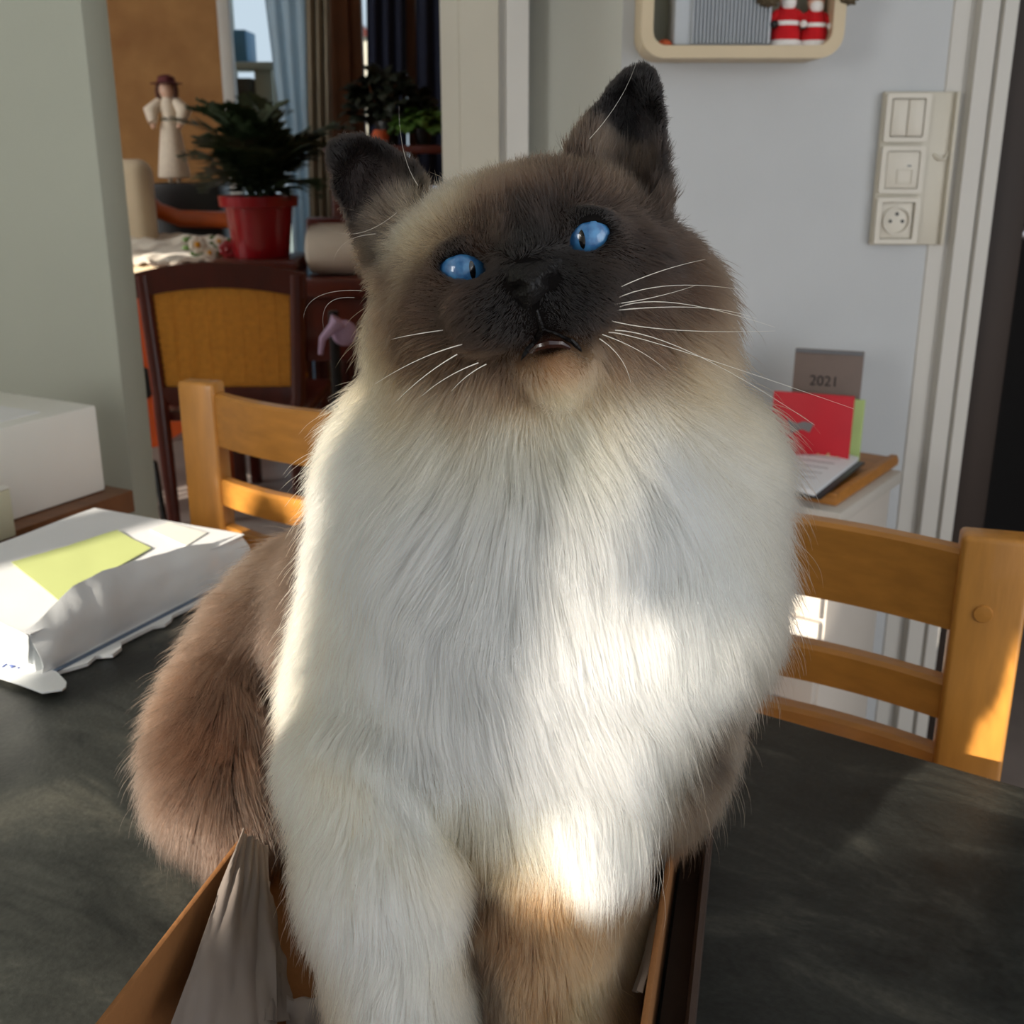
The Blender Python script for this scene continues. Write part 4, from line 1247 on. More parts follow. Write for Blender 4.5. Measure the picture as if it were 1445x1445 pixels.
def cs(px, py, t):
    return np.array([(px - 722.5) / F_PX * t, -(py - 722.5) / F_PX * t, t])


def to_world(a):
    return np.asarray(a) @ CAMR.T + np.array(CAM)


def axis_pts(lo, hi, flo, fhi, fine, coarse):
    out, x = [], lo
    while x < hi:
        out.append(x)
        if flo <= x < fhi:
            x += fine
        else:
            d_ = min(abs(x - flo), abs(x - fhi))
            x += min(coarse, fine + 0.25 * d_) if d_ < 0.02 else coarse
    return np.array(out, dtype=np.float32)


GX = axis_pts(-0.26, 0.20, -0.080, 0.090, 0.0016, 0.0042)
GY = axis_pts(-0.36, 0.225, 0.050, 0.205, 0.0016, 0.0042)
GZ = axis_pts(0.375, 0.86, 0.395, 0.50, 0.0016, 0.0042)
VOL = np.full((len(GX), len(GY), len(GZ)), 1.0, dtype=np.float32)


def block(c, r):
    s = []
    for g, cc, rr in zip((GX, GY, GZ), c, r):
        s.append(slice(max(0, np.searchsorted(g, cc - rr) - 1), min(len(g), np.searchsorted(g, cc + rr) + 1)))
    return tuple(s)


def smin(a, b, k):
    h = np.maximum(k - np.abs(a - b), 0) / k
    return np.minimum(a, b) - h * h * k * 0.25


def add(fn, c, r, k=0.012, sub=False):
    """Blend a signed distance into the volume inside the box c +- r."""
    r = np.asarray(r) + k * 1.2 + 0.006
    s = block(c, r)
    X, Y, Z = np.meshgrid(GX[s[0]], GY[s[1]], GZ[s[2]], indexing='ij')
    d_ = fn(X, Y, Z).astype(np.float32)
    VOL[s] = -smin(-VOL[s], d_, k) if sub else smin(VOL[s], d_, k)


def rot2(a):
    ca, sa = math.cos(a), math.sin(a)
    return np.array([[ca, -sa, 0], [sa, ca, 0], [0, 0, 1]])


def ell(px, py, t, rx, ry, rz, roll=0.0, k=0.014, sub=False):
    c = cs(px, py, t)
    R = rot2(math.radians(roll))

    def fn(X, Y, Z):
        x, y, z = X - c[0], Y - c[1], Z - c[2]
        u = R[0, 0] * x + R[1, 0] * y
        w_ = R[0, 1] * x + R[1, 1] * y
        k0 = np.sqrt((u / rx) ** 2 + (w_ / ry) ** 2 + (z / rz) ** 2)
        k1 = np.sqrt((u / rx ** 2) ** 2 + (w_ / ry ** 2) ** 2 + (z / rz ** 2) ** 2) + 1e-9
        return k0 * (k0 - 1) / k1
    m_ = max(rx, ry)
    add(fn, c, (m_, m_, rz), k, sub)


def cap(a, b, ra, rb, k=0.014, sub=False):
    a, b = cs(*a), cs(*b)
    ab = b - a
    L2 = ab @ ab

    def fn(X, Y, Z):
        h = np.clip(((X - a[0]) * ab[0] + (Y - a[1]) * ab[1] + (Z - a[2]) * ab[2]) / L2, 0, 1)
        return np.sqrt((X - a[0] - h * ab[0]) ** 2 + (Y - a[1] - h * ab[1]) ** 2 + (Z - a[2] - h * ab[2]) ** 2) - (ra + (rb - ra) * h)
    lo, hi = np.minimum(a, b), np.maximum(a, b)
    m_ = max(ra, rb)
    add(fn, (lo + hi) / 2, (hi - lo) / 2 + m_, k, sub)


def poly_sdf(px, py, pts):
    d_ = np.full(px.shape, 1e9)
    s = np.ones(px.shape)
    n = len(pts)
    for i in range(n):
        x0, y0 = pts[i]; x1, y1 = pts[i - 1]
        ex, ey = x1 - x0, y1 - y0
        wx, wy = px - x0, py - y0
        b_ = np.clip((wx * ex + wy * ey) / (ex * ex + ey * ey), 0, 1)
        d_ = np.minimum(d_, (wx - ex * b_) ** 2 + (wy - ey * b_) ** 2)
        c1, c2, c3 = py >= y0, py < y1, ex * wy > ey * wx
        f = (c1 & c2 & c3) | (~c1 & ~c2 & ~c3)
        s = np.where(f, -s, s)
    return s * np.sqrt(d_)


def ear(pts, t0, depth_fn, thick, k=0.006):
    """Ear shell: an outline at depth t0, cupped by depth_fn (px, py) -> extra depth."""
    arr = np.array(pts, float)
    c = cs(arr[:, 0].mean(), arr[:, 1].mean(), t0)
    r = np.array([np.ptp(arr[:, 0]) / 2 + 20, np.ptp(arr[:, 1]) / 2 + 20, 0]) * t0 / F_PX
    r[2] = 0.045

    def fn(X, Y, Z):
        px = X / Z * F_PX + 722.5
        py = -Y / Z * F_PX + 722.5
        d2 = poly_sdf(px, py, pts) * t0 / F_PX
        dz = np.abs(Z - t0 - depth_fn(px, py)) * 0.75 - thick / 2
        return np.maximum(d2, dz) - 0.0006
    add(fn, c, r, k)


def lens(px0, py0, t, wpx, upx, dpx, ang):
    """Almond eye opening cut toward the viewer."""
    ca, sa = math.cos(math.radians(ang)), math.sin(math.radians(ang))
    c = cs(px0, py0, t)

    def fn(X, Y, Z):
        px = X / Z * F_PX + 722.5 - px0
        py = -(-Y / Z * F_PX + 722.5 - py0)
        u = ca * px + sa * py
        v_ = -sa * px + ca * py
        q = np.clip(1 - np.abs(u / wpx) ** 2.0, 0, 1)
        up = upx * q ** 0.7
        dn = dpx * q ** 0.7
        d1 = np.where(v_ > 0, v_ - up, -v_ - dn)
        d1 = np.where(np.abs(u) > wpx, np.maximum(d1, np.abs(u) - wpx), d1)
        return np.maximum(d1 * t / F_PX * 0.8, Z - t - 0.006)
    add(fn, c, (0.016, 0.014, 0.022), 0.0012, True)


# torso
ell(752, 790, 0.552, 0.100, 0.108, 0.074, 0, 0.03)
ell(775, 625, 0.538, 0.078, 0.060, 0.060, 0, 0.03)
ell(672, 1000, 0.575, 0.090, 0.100, 0.080, 0, 0.03)
ell(870, 960, 0.620, 0.044, 0.062, 0.080, 0, 0.03)
ell(640, 935, 0.690, 0.112, 0.110, 0.095, 0, 0.03)
ell(865, 1050, 0.610, 0.036, 0.050, 0.060, 0, 0.03)
# forelegs, the tan leg with the hind foot beside it, paws on the tray floor
cap((515, 1085, 0.520), (542, 1230, 0.505), 0.032, 0.031, 0.016)
cap((542, 1230, 0.505), (580, 1500, 0.492), 0.031, 0.025, 0.010)
ell(590, 1535, 0.478, 0.030, 0.020, 0.034, 0, 0.012)
cap((770, 1130, 0.535), (762, 1300, 0.520), 0.036, 0.031, 0.02)
cap((762, 1300, 0.520), (770, 1500, 0.505), 0.031, 0.026, 0.010)
ell(775, 1535, 0.490, 0.028, 0.020, 0.032, 0, 0.012)
cap((842, 1180, 0.560), (848, 1500, 0.520), 0.019, 0.016, 0.010)
ell(850, 1530, 0.500, 0.017, 0.016, 0.030, 0, 0.010)
# tail: from the rump over the tray wall down onto the table
tail_pts = [((530, 890, 0.715), 0.045), ((450, 880, 0.710), 0.041), ((395, 925, 0.690), 0.037), ((350, 1000, 0.665), 0.033), ((322, 1065, 0.640), 0.028), ((318, 1110, 0.622), 0.022), ((330, 1145, 0.612), 0.015)]
for (a, ra), (b, rb) in zip(tail_pts, tail_pts[1:]):
    cap(a, b, ra, rb, 0.02)
# head
ell(745, 388, 0.515, 0.053, 0.041, 0.052, 13, 0.02)
ell(638, 446, 0.512, 0.032, 0.030, 0.036, 13, 0.025)
ell(882, 428, 0.512, 0.036, 0.033, 0.036, 13, 0.025)
ell(732, 332, 0.505, 0.046, 0.017, 0.030, 13, 0.02)
ell(775, 500, 0.490, 0.034, 0.024, 0.030, 13, 0.02)
# brow, nose bridge, muzzle, chin
cap((738, 318, 0.468), (748, 385, 0.443), 0.0150, 0.0112, 0.014)
ell(706, 438, 0.454, 0.0195, 0.0160, 0.0175, 10, 0.010)
ell(808, 420, 0.454, 0.0195, 0.0160, 0.0175, 16, 0.010)
ell(784, 512, 0.459, 0.0150, 0.0120, 0.0120, 13, 0.008)
ell(660, 425, 0.475, 0.022, 0.018, 0.018, 10, 0.016)
ell(855, 385, 0.473, 0.022, 0.018, 0.018, 16, 0.016)
# eyelids
EYE_R = 0.0112
EYES = ((655, 381, 0.4545), (831, 336, 0.4505))
for (ex, ey, et) in EYES:
    ell(ex, ey, et + 0.0095, 0.0128, 0.0120, 0.0124, 0, 0.010)
lens(654.5, 379, EYES[0][2], 36, 19, 19, -1)
lens(831, 337, EYES[1][2], 32, 22, 19, 25)
# mouth: the line under the nose and the two drooping corners
cap((755, 430, 0.434), (765, 462, 0.440), 0.0016, 0.0018, 0.002, True)
cap((765, 462, 0.440), (739, 500, 0.448), 0.0018, 0.0020, 0.002, True)
cap((739, 500, 0.448), (732, 514, 0.454), 0.0020, 0.0020, 0.002, True)
cap((765, 462, 0.440), (806, 480, 0.446), 0.0018, 0.0020, 0.002, True)
cap((806, 480, 0.446), (824, 500, 0.454), 0.0020, 0.0020, 0.002, True)
ell(773, 483, 0.449, 0.0085, 0.0040, 0.006, 13, 0.003, True)
# ears
EAR_L = [(575, 330), (596, 262), (585, 236), (548, 208), (515, 195), (485, 193), (466, 206), (465, 226), (474, 268), (492, 305), (508, 335), (522, 372), (540, 402), (570, 390)]
EAR_R = [(795, 262), (806, 214), (832, 170), (856, 132), (880, 105), (905, 92), (922, 103), (931, 128), (935, 170), (934, 230), (938, 285), (930, 320), (880, 320), (830, 300)]


def cup(cx, cy, ax, ay, amt, base):
    def f(px, py):
        q = ((px - cx) / ax) ** 2 + ((py - cy) / ay) ** 2
        return base(px, py) + amt * np.clip(1 - q, 0, 1)
    return f


ear(EAR_L, 0.505, cup(532, 290, 62, 105, 0.018, lambda px, py: 0.008 * np.clip((300 - py) / 110, -1, 1)), 0.0042)
ear(EAR_R, 0.500, cup(885, 215, 50, 105, 0.018, lambda px, py: 0.010 * np.clip((260 - py) / 170, -1, 1)), 0.0042)


def surface_nets(V, gx, gy, gz):
    ins = V < 0
    nx, ny, nz = V.shape
    c = np.zeros((nx - 1, ny - 1, nz - 1), np.uint8)
    offs = [(i, j, k) for i in (0, 1) for j in (0, 1) for k in (0, 1)]
    for i, j, k in offs:
        c += ins[i:nx - 1 + i, j:ny - 1 + j, k:nz - 1 + k]
    act = np.argwhere((c > 0) & (c < 8))
    idx = -np.ones(c.shape, np.int32)
    idx[act[:, 0], act[:, 1], act[:, 2]] = np.arange(len(act))
    pos = np.stack([gx[act[:, 0]], gy[act[:, 1]], gz[act[:, 2]]], 1).astype(np.float64)
    size = np.stack([gx[act[:, 0] + 1], gy[act[:, 1] + 1], gz[act[:, 2] + 1]], 1) - pos
    val = {o: V[act[:, 0] + o[0], act[:, 1] + o[1], act[:, 2] + o[2]] for o in offs}
    acc = np.zeros((len(act), 3)); cnt = np.zeros(len(act))
    for o in offs:
        for ax in range(3):
            if o[ax] == 0:
                q = list(o); q[ax] = 1; q = tuple(q)
                a, b_ = val[o], val[q]
                m_ = (a < 0) != (b_ < 0)
                tt_ = np.where(m_, a / np.where(m_, a - b_, 1), 0)
                pt_ = np.tile(np.array(o, float), (len(act), 1)); pt_[:, ax] = tt_
                acc += pt_ * m_[:, None]; cnt += m_
    verts = pos + acc / cnt[:, None] * size
    faces = []
    for ax in range(3):
        b1, b2 = [(1, 2), (2, 0), (0, 1)][ax]
        sl0 = [slice(None)] * 3; sl1 = [slice(None)] * 3
        sl0[ax] = slice(0, -1); sl1[ax] = slice(1, None)
        d_ = ins[tuple(sl0)].astype(np.int8) - ins[tuple(sl1)].astype(np.int8)
        e = np.argwhere(d_ != 0)
        e = e[(e[:, b1] > 0) & (e[:, b2] > 0) & (e[:, b1] < c.shape[b1]) & (e[:, b2] < c.shape[b2])]
        sg = d_[e[:, 0], e[:, 1], e[:, 2]]
        q = []
        for o1, o2 in ((-1, -1), (0, -1), (0, 0), (-1, 0)):
            f = e.copy(); f[:, b1] += o1; f[:, b2] += o2
            q.append(idx[f[:, 0], f[:, 1], f[:, 2]])
        q = np.stack(q, 1)
        q[sg < 0] = q[sg < 0][:, ::-1]
        faces.append(q)
    return verts, np.concatenate(faces)


# the far corner values are outside, so the surface closes
bv, bf = surface_nets(VOL, GX, GY, GZ)
del VOL
# smooth a little (Laplacian on the quads' edges)
ed = np.concatenate([bf[:, [0, 1]], bf[:, [1, 2]], bf[:, [2, 3]], bf[:, [3, 0]]])
for _ in range(2):
    sm = np.zeros_like(bv); ct_ = np.zeros(len(bv))
    np.add.at(sm, ed[:, 0], bv[ed[:, 1]]); np.add.at(ct_, ed[:, 0], 1)
    bv = bv * 0.5 + 0.5 * sm / ct_[:, None]
# keep the largest connected piece
lab_ = np.arange(len(bv))
for _ in range(400):
    m0 = np.minimum.reduceat if False else None
    new = lab_.copy()
    np.minimum.at(new, ed[:, 0], lab_[ed[:, 1]]); np.minimum.at(new, ed[:, 1], lab_[ed[:, 0]])
    new = new[new]
    if (new == lab_).all(): break
    lab_ = new
big = np.bincount(lab_).argmax()
keep = lab_ == big
remap = np.cumsum(keep) - 1
bf = remap[bf[keep[bf].all(1)]]; bv = bv[keep]
bw = to_world(bv)
_a, _b, _c = (bw[bf[:, i]] - bw.mean(0) for i in (0, 1, 2))
if (np.cross(_a, _b) * _c).sum() < 0:
    bf = bf[:, ::-1]

# ------------------------------------------------------------------ coat chart: colour, lay and length of the hair by place on the body
# region, (px, py) of the place, root colour, tip colour, lay (right, down, toward viewer), length mm, lift 0..1, curl
DK, SEAL, BRN, TAN, CRM, WHT = (24, 19, 18), (62, 46, 38), (106, 80, 64), (190, 158, 126), (236, 222, 200), (250, 246, 238)
COAT = [
    # face
    ('head_fur', 745, 335, DK, DK, (0, -1, 0), 5, .2), ('head_fur', 738, 300, SEAL, (44, 34, 30), (-.05, -1, 0), 8, .35),
    ('head_fur', 722, 262, BRN, (140, 114, 94), (0, -1, 0), 11, .5), ('head_fur', 690, 275, BRN, (150, 122, 100), (-.1, -1, 0), 11, .5),
    ('head_fur', 625, 290, (158, 132, 108), (228, 208, 182), (-.5, -.9, 0), 15, .45), ('head_fur', 570, 335, (186, 164, 138), (236, 222, 200), (-.8, -.6, 0), 13, .4),
    ('head_fur', 600, 340, (138, 112, 90), (216, 196, 168), (-.7, -.7, 0), 13, .35), ('head_fur', 560, 385, (96, 72, 58), (140, 112, 90), (-1, .1, 0), 9, .3),
    ('head_fur', 800, 258, SEAL, (124, 102, 86), (.05, -1, 0), 15, .5), ('head_fur', 860, 268, SEAL, (150, 128, 108), (.15, -1, 0), 17, .5),
    ('head_fur', 905, 280, SEAL, (110, 88, 72), (.3, -1, 0), 15, .5), ('head_fur', 660, 340, (80, 58, 46), (104, 78, 62), (-.25, -.95, 0), 9, .3),
    ('head_fur', 625, 362, (84, 62, 50), (112, 86, 68), (-.6, -.7, 0), 9, .3), ('head_fur', 690, 330, SEAL, (100, 76, 62), (-.1, -1, 0), 9, .3),
    ('head_fur', 790, 300, (46, 35, 30), (58, 44, 38), (.1, -1, 0), 9, .3), ('head_fur', 842, 292, SEAL, (112, 90, 76), (.5, -.8, 0), 11, .35),
    ('head_fur', 895, 315, (56, 42, 35), (76, 58, 48), (.8, -.5, 0), 11, .35), ('head_fur', 605, 395, (78, 57, 46), (104, 78, 62), (-1, 0, 0), 9, .3),
    ('head_fur', 640, 425, (70, 51, 42), (90, 67, 54), (-.9, .3, 0), 8, .25), ('head_fur', 585, 430, (84, 62, 50), (116, 88, 70), (-1, .3, 0), 12, .3),
    ('head_fur', 540, 430, (116, 88, 70), (176, 144, 116), (-1, .4, 0), 13, .35), ('head_fur', 520, 480, (180, 150, 122), (222, 198, 168), (-.9, .6, 0), 26, .45),
    ('head_fur', 590, 490, (96, 72, 57), (130, 102, 80), (-.7, .7, 0), 16, .3), ('head_fur', 640, 510, (96, 72, 57), (130, 102, 80), (-.5, .9, 0), 15, .3),
    ('head_fur', 575, 545, (180, 152, 124), (216, 190, 160), (-.6, .9, 0), 26, .4), ('head_fur', 660, 555, (170, 140, 114), (206, 178, 148), (-.3, 1, 0), 22, .4),
    ('head_fur', 690, 380, (36, 28, 25), (40, 31, 28), (-.6, .5, 0), 4, .15), ('head_fur', 790, 375, (22, 18, 17), (26, 21, 20), (.6, .4, 0), 4, .15),
    ('head_fur', 705, 440, (28, 22, 20), (32, 25, 23), (-.6, .7, 0), 3.5, .15), ('head_fur', 815, 425, (26, 20, 19), (30, 24, 22), (.7, .5, 0), 3.5, .15),
    ('head_fur', 670, 465, SEAL, (74, 56, 46), (-.7, .7, 0), 8, .3), ('head_fur', 850, 440, (46, 35, 30), (60, 46, 38), (.8, .5, 0), 8, .3),
    ('head_fur', 700, 500, (82, 60, 48), (110, 82, 64), (-.4, .9, 0), 9, .3), ('head_fur', 720, 535, (140, 108, 84), (182, 148, 116), (-.3, 1, 0), 13, .35),
    ('head_fur', 865, 380, (50, 38, 32), (56, 43, 36), (.9, .1, 0), 8, .3), ('head_fur', 925, 355, (46, 35, 30), (58, 44, 37), (1, -.05, 0), 13, .4),
    ('head_fur', 960, 330, (56, 43, 36), (84, 66, 54), (1, -.4, 0), 18, .5), ('head_fur', 960, 410, (84, 63, 51), (116, 90, 72), (1, .25, 0), 20, .45),
    ('head_fur', 1000, 390, (104, 82, 67), (160, 132, 108), (1, .3, 0), 24, .5), ('head_fur', 910, 430, (76, 57, 46), (96, 73, 58), (.9, .4, 0), 14, .35),
    ('head_fur', 900, 480, (104, 80, 63), (136, 106, 84), (.8, .6, 0), 20, .4), ('head_fur', 985, 460, (136, 110, 89), (190, 164, 136), (1, .45, 0), 42, .6),
    ('head_fur', 855, 500, (120, 92, 72), (158, 126, 99), (.6, .8, 0), 16, .4), ('ruff_fur', 940, 520, (170, 142, 116), (216, 194, 166), (1, .5, 0), 46, .6),
    ('head_fur', 785, 520, (190, 142, 104), (222, 182, 142), (.0, 1, 0), 8, .3), ('head_fur', 780, 550, (216, 180, 140), (236, 208, 172), (.1, 1, .1), 14, .4),
    ('head_fur', 745, 540, (168, 130, 100), (206, 170, 134), (-.2, 1, 0), 13, .4), ('head_fur', 830, 530, (190, 158, 126), (216, 188, 156), (.5, .9, 0), 16, .4),
    ('head_fur', 775, 492, (70, 38, 28), (96, 56, 42), (0, 1, 0), 2.2, .3),
    ('head_fur', 762, 442, DK, DK, (0, 1, 0), 3, .15), ('head_fur', 742, 468, (30, 23, 21), (40, 31, 27), (-.5, .9, 0), 4, .15), ('head_fur', 792, 456, (30, 23, 21), (40, 31, 27), (.5, .9, 0), 4, .15),
    ('head_fur', 728, 490, (62, 45, 36), (84, 62, 49), (-.4, .9, 0), 6, .2), ('head_fur', 822, 478, (56, 41, 33), (76, 56, 44), (.6, .8, 0), 6, .2), ('head_fur', 765, 462, DK, DK, (0, 1, 0), 2, .1),
    ('foreleg_fur.001', 672, 1220, (104, 72, 50), (150, 112, 80), (0, 1, 0), 18, .3), ('foreleg_fur.001', 680, 1330, (70, 48, 35), (104, 76, 55), (0, 1, 0), 16, .25),  # dark rows paint the shade between the forelegs into the fur
    # ears
    ('ear_fur', 480, 210, DK, DK, (-.5, -.8, 0), 4, .3), ('ear_fur', 545, 212, DK, DK, (.2, -1, 0), 4.5, .3), ('ear_fur', 480, 275, DK, DK, (-.9, .2, 0), 4.5, .3),
    ('ear_fur', 505, 330, (36, 28, 26), (44, 34, 30), (-.8, .4, 0), 6, .4), ('ear_fur', 585, 245, DK, (30, 24, 22), (.5, -.8, 0), 6, .4),
    ('ear_fur', 515, 250, (58, 44, 41), (80, 62, 58), (.4, .7, 0), 4, .2), ('ear_fur', 505, 285, (78, 66, 66), (104, 92, 92), (.4, .7, 0), 4, .2),
    ('ear_fur', 545, 275, (66, 49, 44), (88, 68, 60), (-.5, -.7, 0), 9, .3), ('ear_fur', 555, 315, (100, 82, 70), (180, 162, 142), (-.75, -.65, .2), 22, .35),
    ('ear_fur', 530, 370, (42, 32, 29), (70, 54, 46), (-.7, .4, 0), 10, .5),
    ('ear_fur', 905, 102, DK, DK, (.1, -1, 0), 4.5, .3), ('ear_fur', 850, 150, DK, DK, (-.5, -.8, 0), 4, .3), ('ear_fur', 931, 160, DK, DK, (.9, -.2, 0), 4.5, .35),
    ('ear_fur', 934, 250, DK, (34, 27, 24), (1, .0, 0), 7, .5), ('ear_fur', 885, 190, (24, 19, 19), (30, 25, 25), (.1, -1, 0), 4, .2), ('ear_fur', 908, 195, (54, 45, 47), (66, 57, 60), (.1, -1, 0), 4, .2),
    ('ear_fur', 880, 255, (60, 47, 40), (140, 120, 102), (.15, -1, .2), 20, .3), ('ear_fur', 845, 240, (70, 56, 48), (150, 130, 110), (.05, -1, .1), 18, .35),
    ('ear_fur', 815, 215, SEAL, (100, 80, 66), (-.1, -1, 0), 10, .4), ('ear_fur', 915, 275, DK, (60, 48, 42), (.4, -1, 0), 10, .4),
    # ruff and chest
    ('ruff_fur', 480, 560, (214, 190, 162), (240, 224, 198), (-.9, .7, 0), 34, .40), ('ruff_fur', 540, 610, CRM, (246, 238, 224), (-.45, 1, 0), 38, .35),
    ('ruff_fur', 640, 600, (226, 206, 182), (240, 226, 206), (-.2, 1, 0), 36, .35), ('ruff_fur', 720, 600, (230, 210, 186), (242, 230, 212), (.0, 1, .1), 36, .35),
    ('ruff_fur', 800, 605, (230, 208, 180), (244, 230, 208), (.1, 1, .1), 36, .38), ('ruff_fur', 900, 600, (232, 216, 194), WHT, (.4, 1, 0), 42, .38),
    ('ruff_fur', 990, 560, (196, 170, 142), (228, 208, 182), (.9, .7, 0), 48, .5), ('ruff_fur', 1030, 640, (206, 190, 170), (228, 216, 198), (1, .6, 0), 55, .5),
    ('ruff_fur', 1050, 730, (206, 192, 174), (226, 214, 198), (1, .55, 0), 55, .5), ('ruff_fur', 1040, 820, (200, 184, 165), (218, 204, 186), (.9, .7, 0), 50, .5),
    ('chest_fur', 490, 700, CRM, (248, 240, 226), (-.6, .9, 0), 24, .45), ('chest_fur', 480, 820, CRM, (248, 238, 220), (-.7, .8, 0), 20, .5),
    ('chest_fur', 445, 945, (236, 216, 188), (248, 236, 214), (-.7, .8, 0), 20, .5), ('chest_fur', 540, 760, (240, 232, 218), WHT, (-.15, 1, 0), 40, .25),
    ('chest_fur', 640, 720, (240, 230, 214), WHT, (-.5, 1, .1), 46, .3), ('chest_fur', 740, 690, (236, 222, 202), WHT, (-.1, 1, .1), 50, .3),
    ('chest_fur', 800, 720, (236, 222, 202), WHT, (.15, 1, .1), 55, .32), ('chest_fur', 880, 720, (240, 230, 214), WHT, (.35, 1, 0), 52, .35),
    ('chest_fur', 960, 760, (232, 220, 202), (244, 236, 222), (.6, .9, 0), 52, .42), ('chest_fur', 600, 880, (240, 232, 220), WHT, (-.05, 1, 0), 45, .22),
    ('chest_fur', 720, 880, (240, 230, 214), WHT, (.05, 1, 0), 55, .28), ('chest_fur', 820, 880, (242, 234, 220), WHT, (.15, 1, 0), 55, .3),
    ('chest_fur', 930, 900, (232, 218, 198), (244, 234, 218), (.45, 1, 0), 50, .4), ('chest_fur', 500, 960, (240, 224, 200), (248, 238, 222), (-.3, 1, 0), 32, .25),
    ('chest_fur', 620, 1010, (240, 230, 216), WHT, (0, 1, 0), 45, .25), ('chest_fur', 740, 1010, (240, 228, 210), WHT, (.05, 1, 0), 55, .3),
    ('chest_fur', 850, 1010, (240, 230, 214), WHT, (.1, 1, 0), 60, .35), ('chest_fur', 915, 1010, (216, 200, 178), (236, 224, 206), (.25, 1, 0), 45, .35),
    ('chest_fur', 650, 1080, (220, 190, 152), (238, 220, 192), (.05, 1, 0), 34, .3), ('chest_fur', 720, 1100, (228, 204, 172), (244, 230, 206), (.05, 1, 0), 46, .3),
    ('chest_fur', 820, 1100, (240, 230, 214), WHT, (.12, 1, .05), 65, .38), ('chest_fur', 890, 1100, (226, 210, 188), (244, 236, 222), (.1, 1, .0), 60, .4),
    # hind quarters
    ('hindquarter_fur', 972, 985, (80, 64, 52), (150, 131, 112), (.7, .9, 0), 36, .45), ('hindquarter_fur', 962, 1040, (50, 38, 31), (112, 96, 82), (1, .6, .1), 44, .5),
    ('hindquarter_fur', 955, 1085, (84, 64, 49), (140, 116, 93), (.6, .9, 0), 40, .5), ('hindquarter_fur', 925, 1120, (140, 108, 80), (186, 152, 116), (.15, 1, 0), 26, .35),
    # forelegs
    ('foreleg_fur', 470, 1090, (236, 216, 188), (246, 234, 212), (-.1, 1, 0), 22, .35), ('foreleg_fur', 540, 1130, (240, 228, 206), (248, 240, 224), (.1, 1, 0), 24, .35),
    ('foreleg_fur', 410, 1180, (206, 172, 134), (232, 208, 176), (-.6, .9, 0), 20, .45), ('foreleg_fur', 520, 1250, (240, 230, 212), (248, 242, 230), (.05, 1, 0), 26, .25),
    ('foreleg_fur', 620, 1280, (234, 220, 198), (246, 238, 222), (.15, 1, 0), 26, .3), ('foreleg_fur', 430, 1330, (206, 172, 136), (230, 206, 176), (-.3, 1, 0), 22, .4),
    ('foreleg_fur', 560, 1400, (238, 228, 212), (248, 242, 230), (.05, 1, 0), 26, .25), ('foreleg_fur', 480, 1420, (220, 192, 158), (236, 216, 188), (-.1, 1, 0), 22, .3),
    ('foreleg_fur', 640, 1420, (230, 214, 190), (244, 234, 218), (.15, 1, 0), 22, .3), ('foreleg_fur', 590, 1520, (240, 230, 214), (248, 242, 230), (.05, 1, 0), 12, .3),
    ('foreleg_fur.001', 700, 1180, (200, 156, 112), (226, 192, 152), (0, 1, 0), 28, .3), ('foreleg_fur.001', 700, 1290, (120, 80, 50), (170, 124, 84), (.05, 1, 0), 22, .3),
    ('foreleg_fur.001', 770, 1230, (176, 126, 82), (206, 160, 114), (.1, 1, 0), 28, .3), ('foreleg_fur.001', 690, 1400, (96, 68, 48), (140, 102, 74), (.05, 1, 0), 18, .3),
    ('foreleg_fur.001', 760, 1380, (160, 114, 76), (206, 160, 116), (.1, 1, 0), 20, .3), ('foreleg_fur.001', 830, 1400, (226, 182, 132), (242, 212, 168), (.15, 1, 0), 20, .35),
    ('foreleg_fur.001', 820, 1290, (176, 128, 84), (212, 168, 124), (.2, 1, 0), 26, .35), ('foreleg_fur.001', 770, 1520, (170, 126, 88), (206, 164, 124), (.05, 1, 0), 10, .3),
    ('foreleg_fur.001', 862, 1240, (170, 128, 88), (206, 166, 124), (.1, 1, 0), 18, .3), ('foreleg_fur.001', 866, 1380, (180, 138, 98), (214, 176, 136), (.05, 1, 0), 14, .3),
    # tail
    ('tail_fur', 408, 800, (75, 59, 49), (126, 105, 90), (-.7, .6, 0), 30, .4), ('tail_fur', 405, 870, (75, 59, 49), (120, 100, 87), (-.4, 1, 0), 34, .35), ('tail_fur', 385, 1000, (72, 57, 46), (120, 100, 87), (-.2, 1, 0), 34, .35),
    ('tail_fur', 400, 800, (72, 57, 46), (125, 102, 85), (-.7, .6, 0), 34, .45), ('tail_fur', 330, 860, (81, 63, 51), (138, 109, 90), (-.6, .8, 0), 36, .4),
    ('tail_fur', 370, 940, (73, 57, 46), (121, 97, 81), (-.3, 1, 0), 36, .35), ('tail_fur', 270, 960, (92, 66, 53), (147, 114, 92), (-.4, 1, 0), 36, .4),
    ('tail_fur', 310, 1030, (92, 64, 51), (143, 109, 88), (-.2, 1, 0), 36, .35), ('tail_fur', 250, 1060, (86, 64, 53), (139, 112, 96), (-.4, 1, 0), 36, .4),
    ('tail_fur', 350, 1090, (66, 49, 42), (113, 90, 75), (-.1, 1, 0), 40, .35), ('tail_fur', 300, 1150, (78, 59, 49), (126, 102, 88), (-.2, 1, 0), 36, .4),
]
bvh = bvhtree.BVHTree.FromPolygons([Vector(p) for p in bw], [tuple(int(i) for i in f) for f in bf])
cpos, cdat = [], []
for row in COAT:
    d_ = ray(row[1], row[2]).normalized()
    hit = bvh.ray_cast(CAM, d_, 2.0)
    if hit[0] is None:
        tt_ = 0.5
        near = bvh.find_nearest(P(row[1], row[2], t=0.52))
        p_ = near[0]
    else:
        p_ = hit[0]
    cpos.append(tuple(p_))
    cdat.append(row)
cpos = np.array(cpos)
REG = sorted({r[0] for r in COAT})
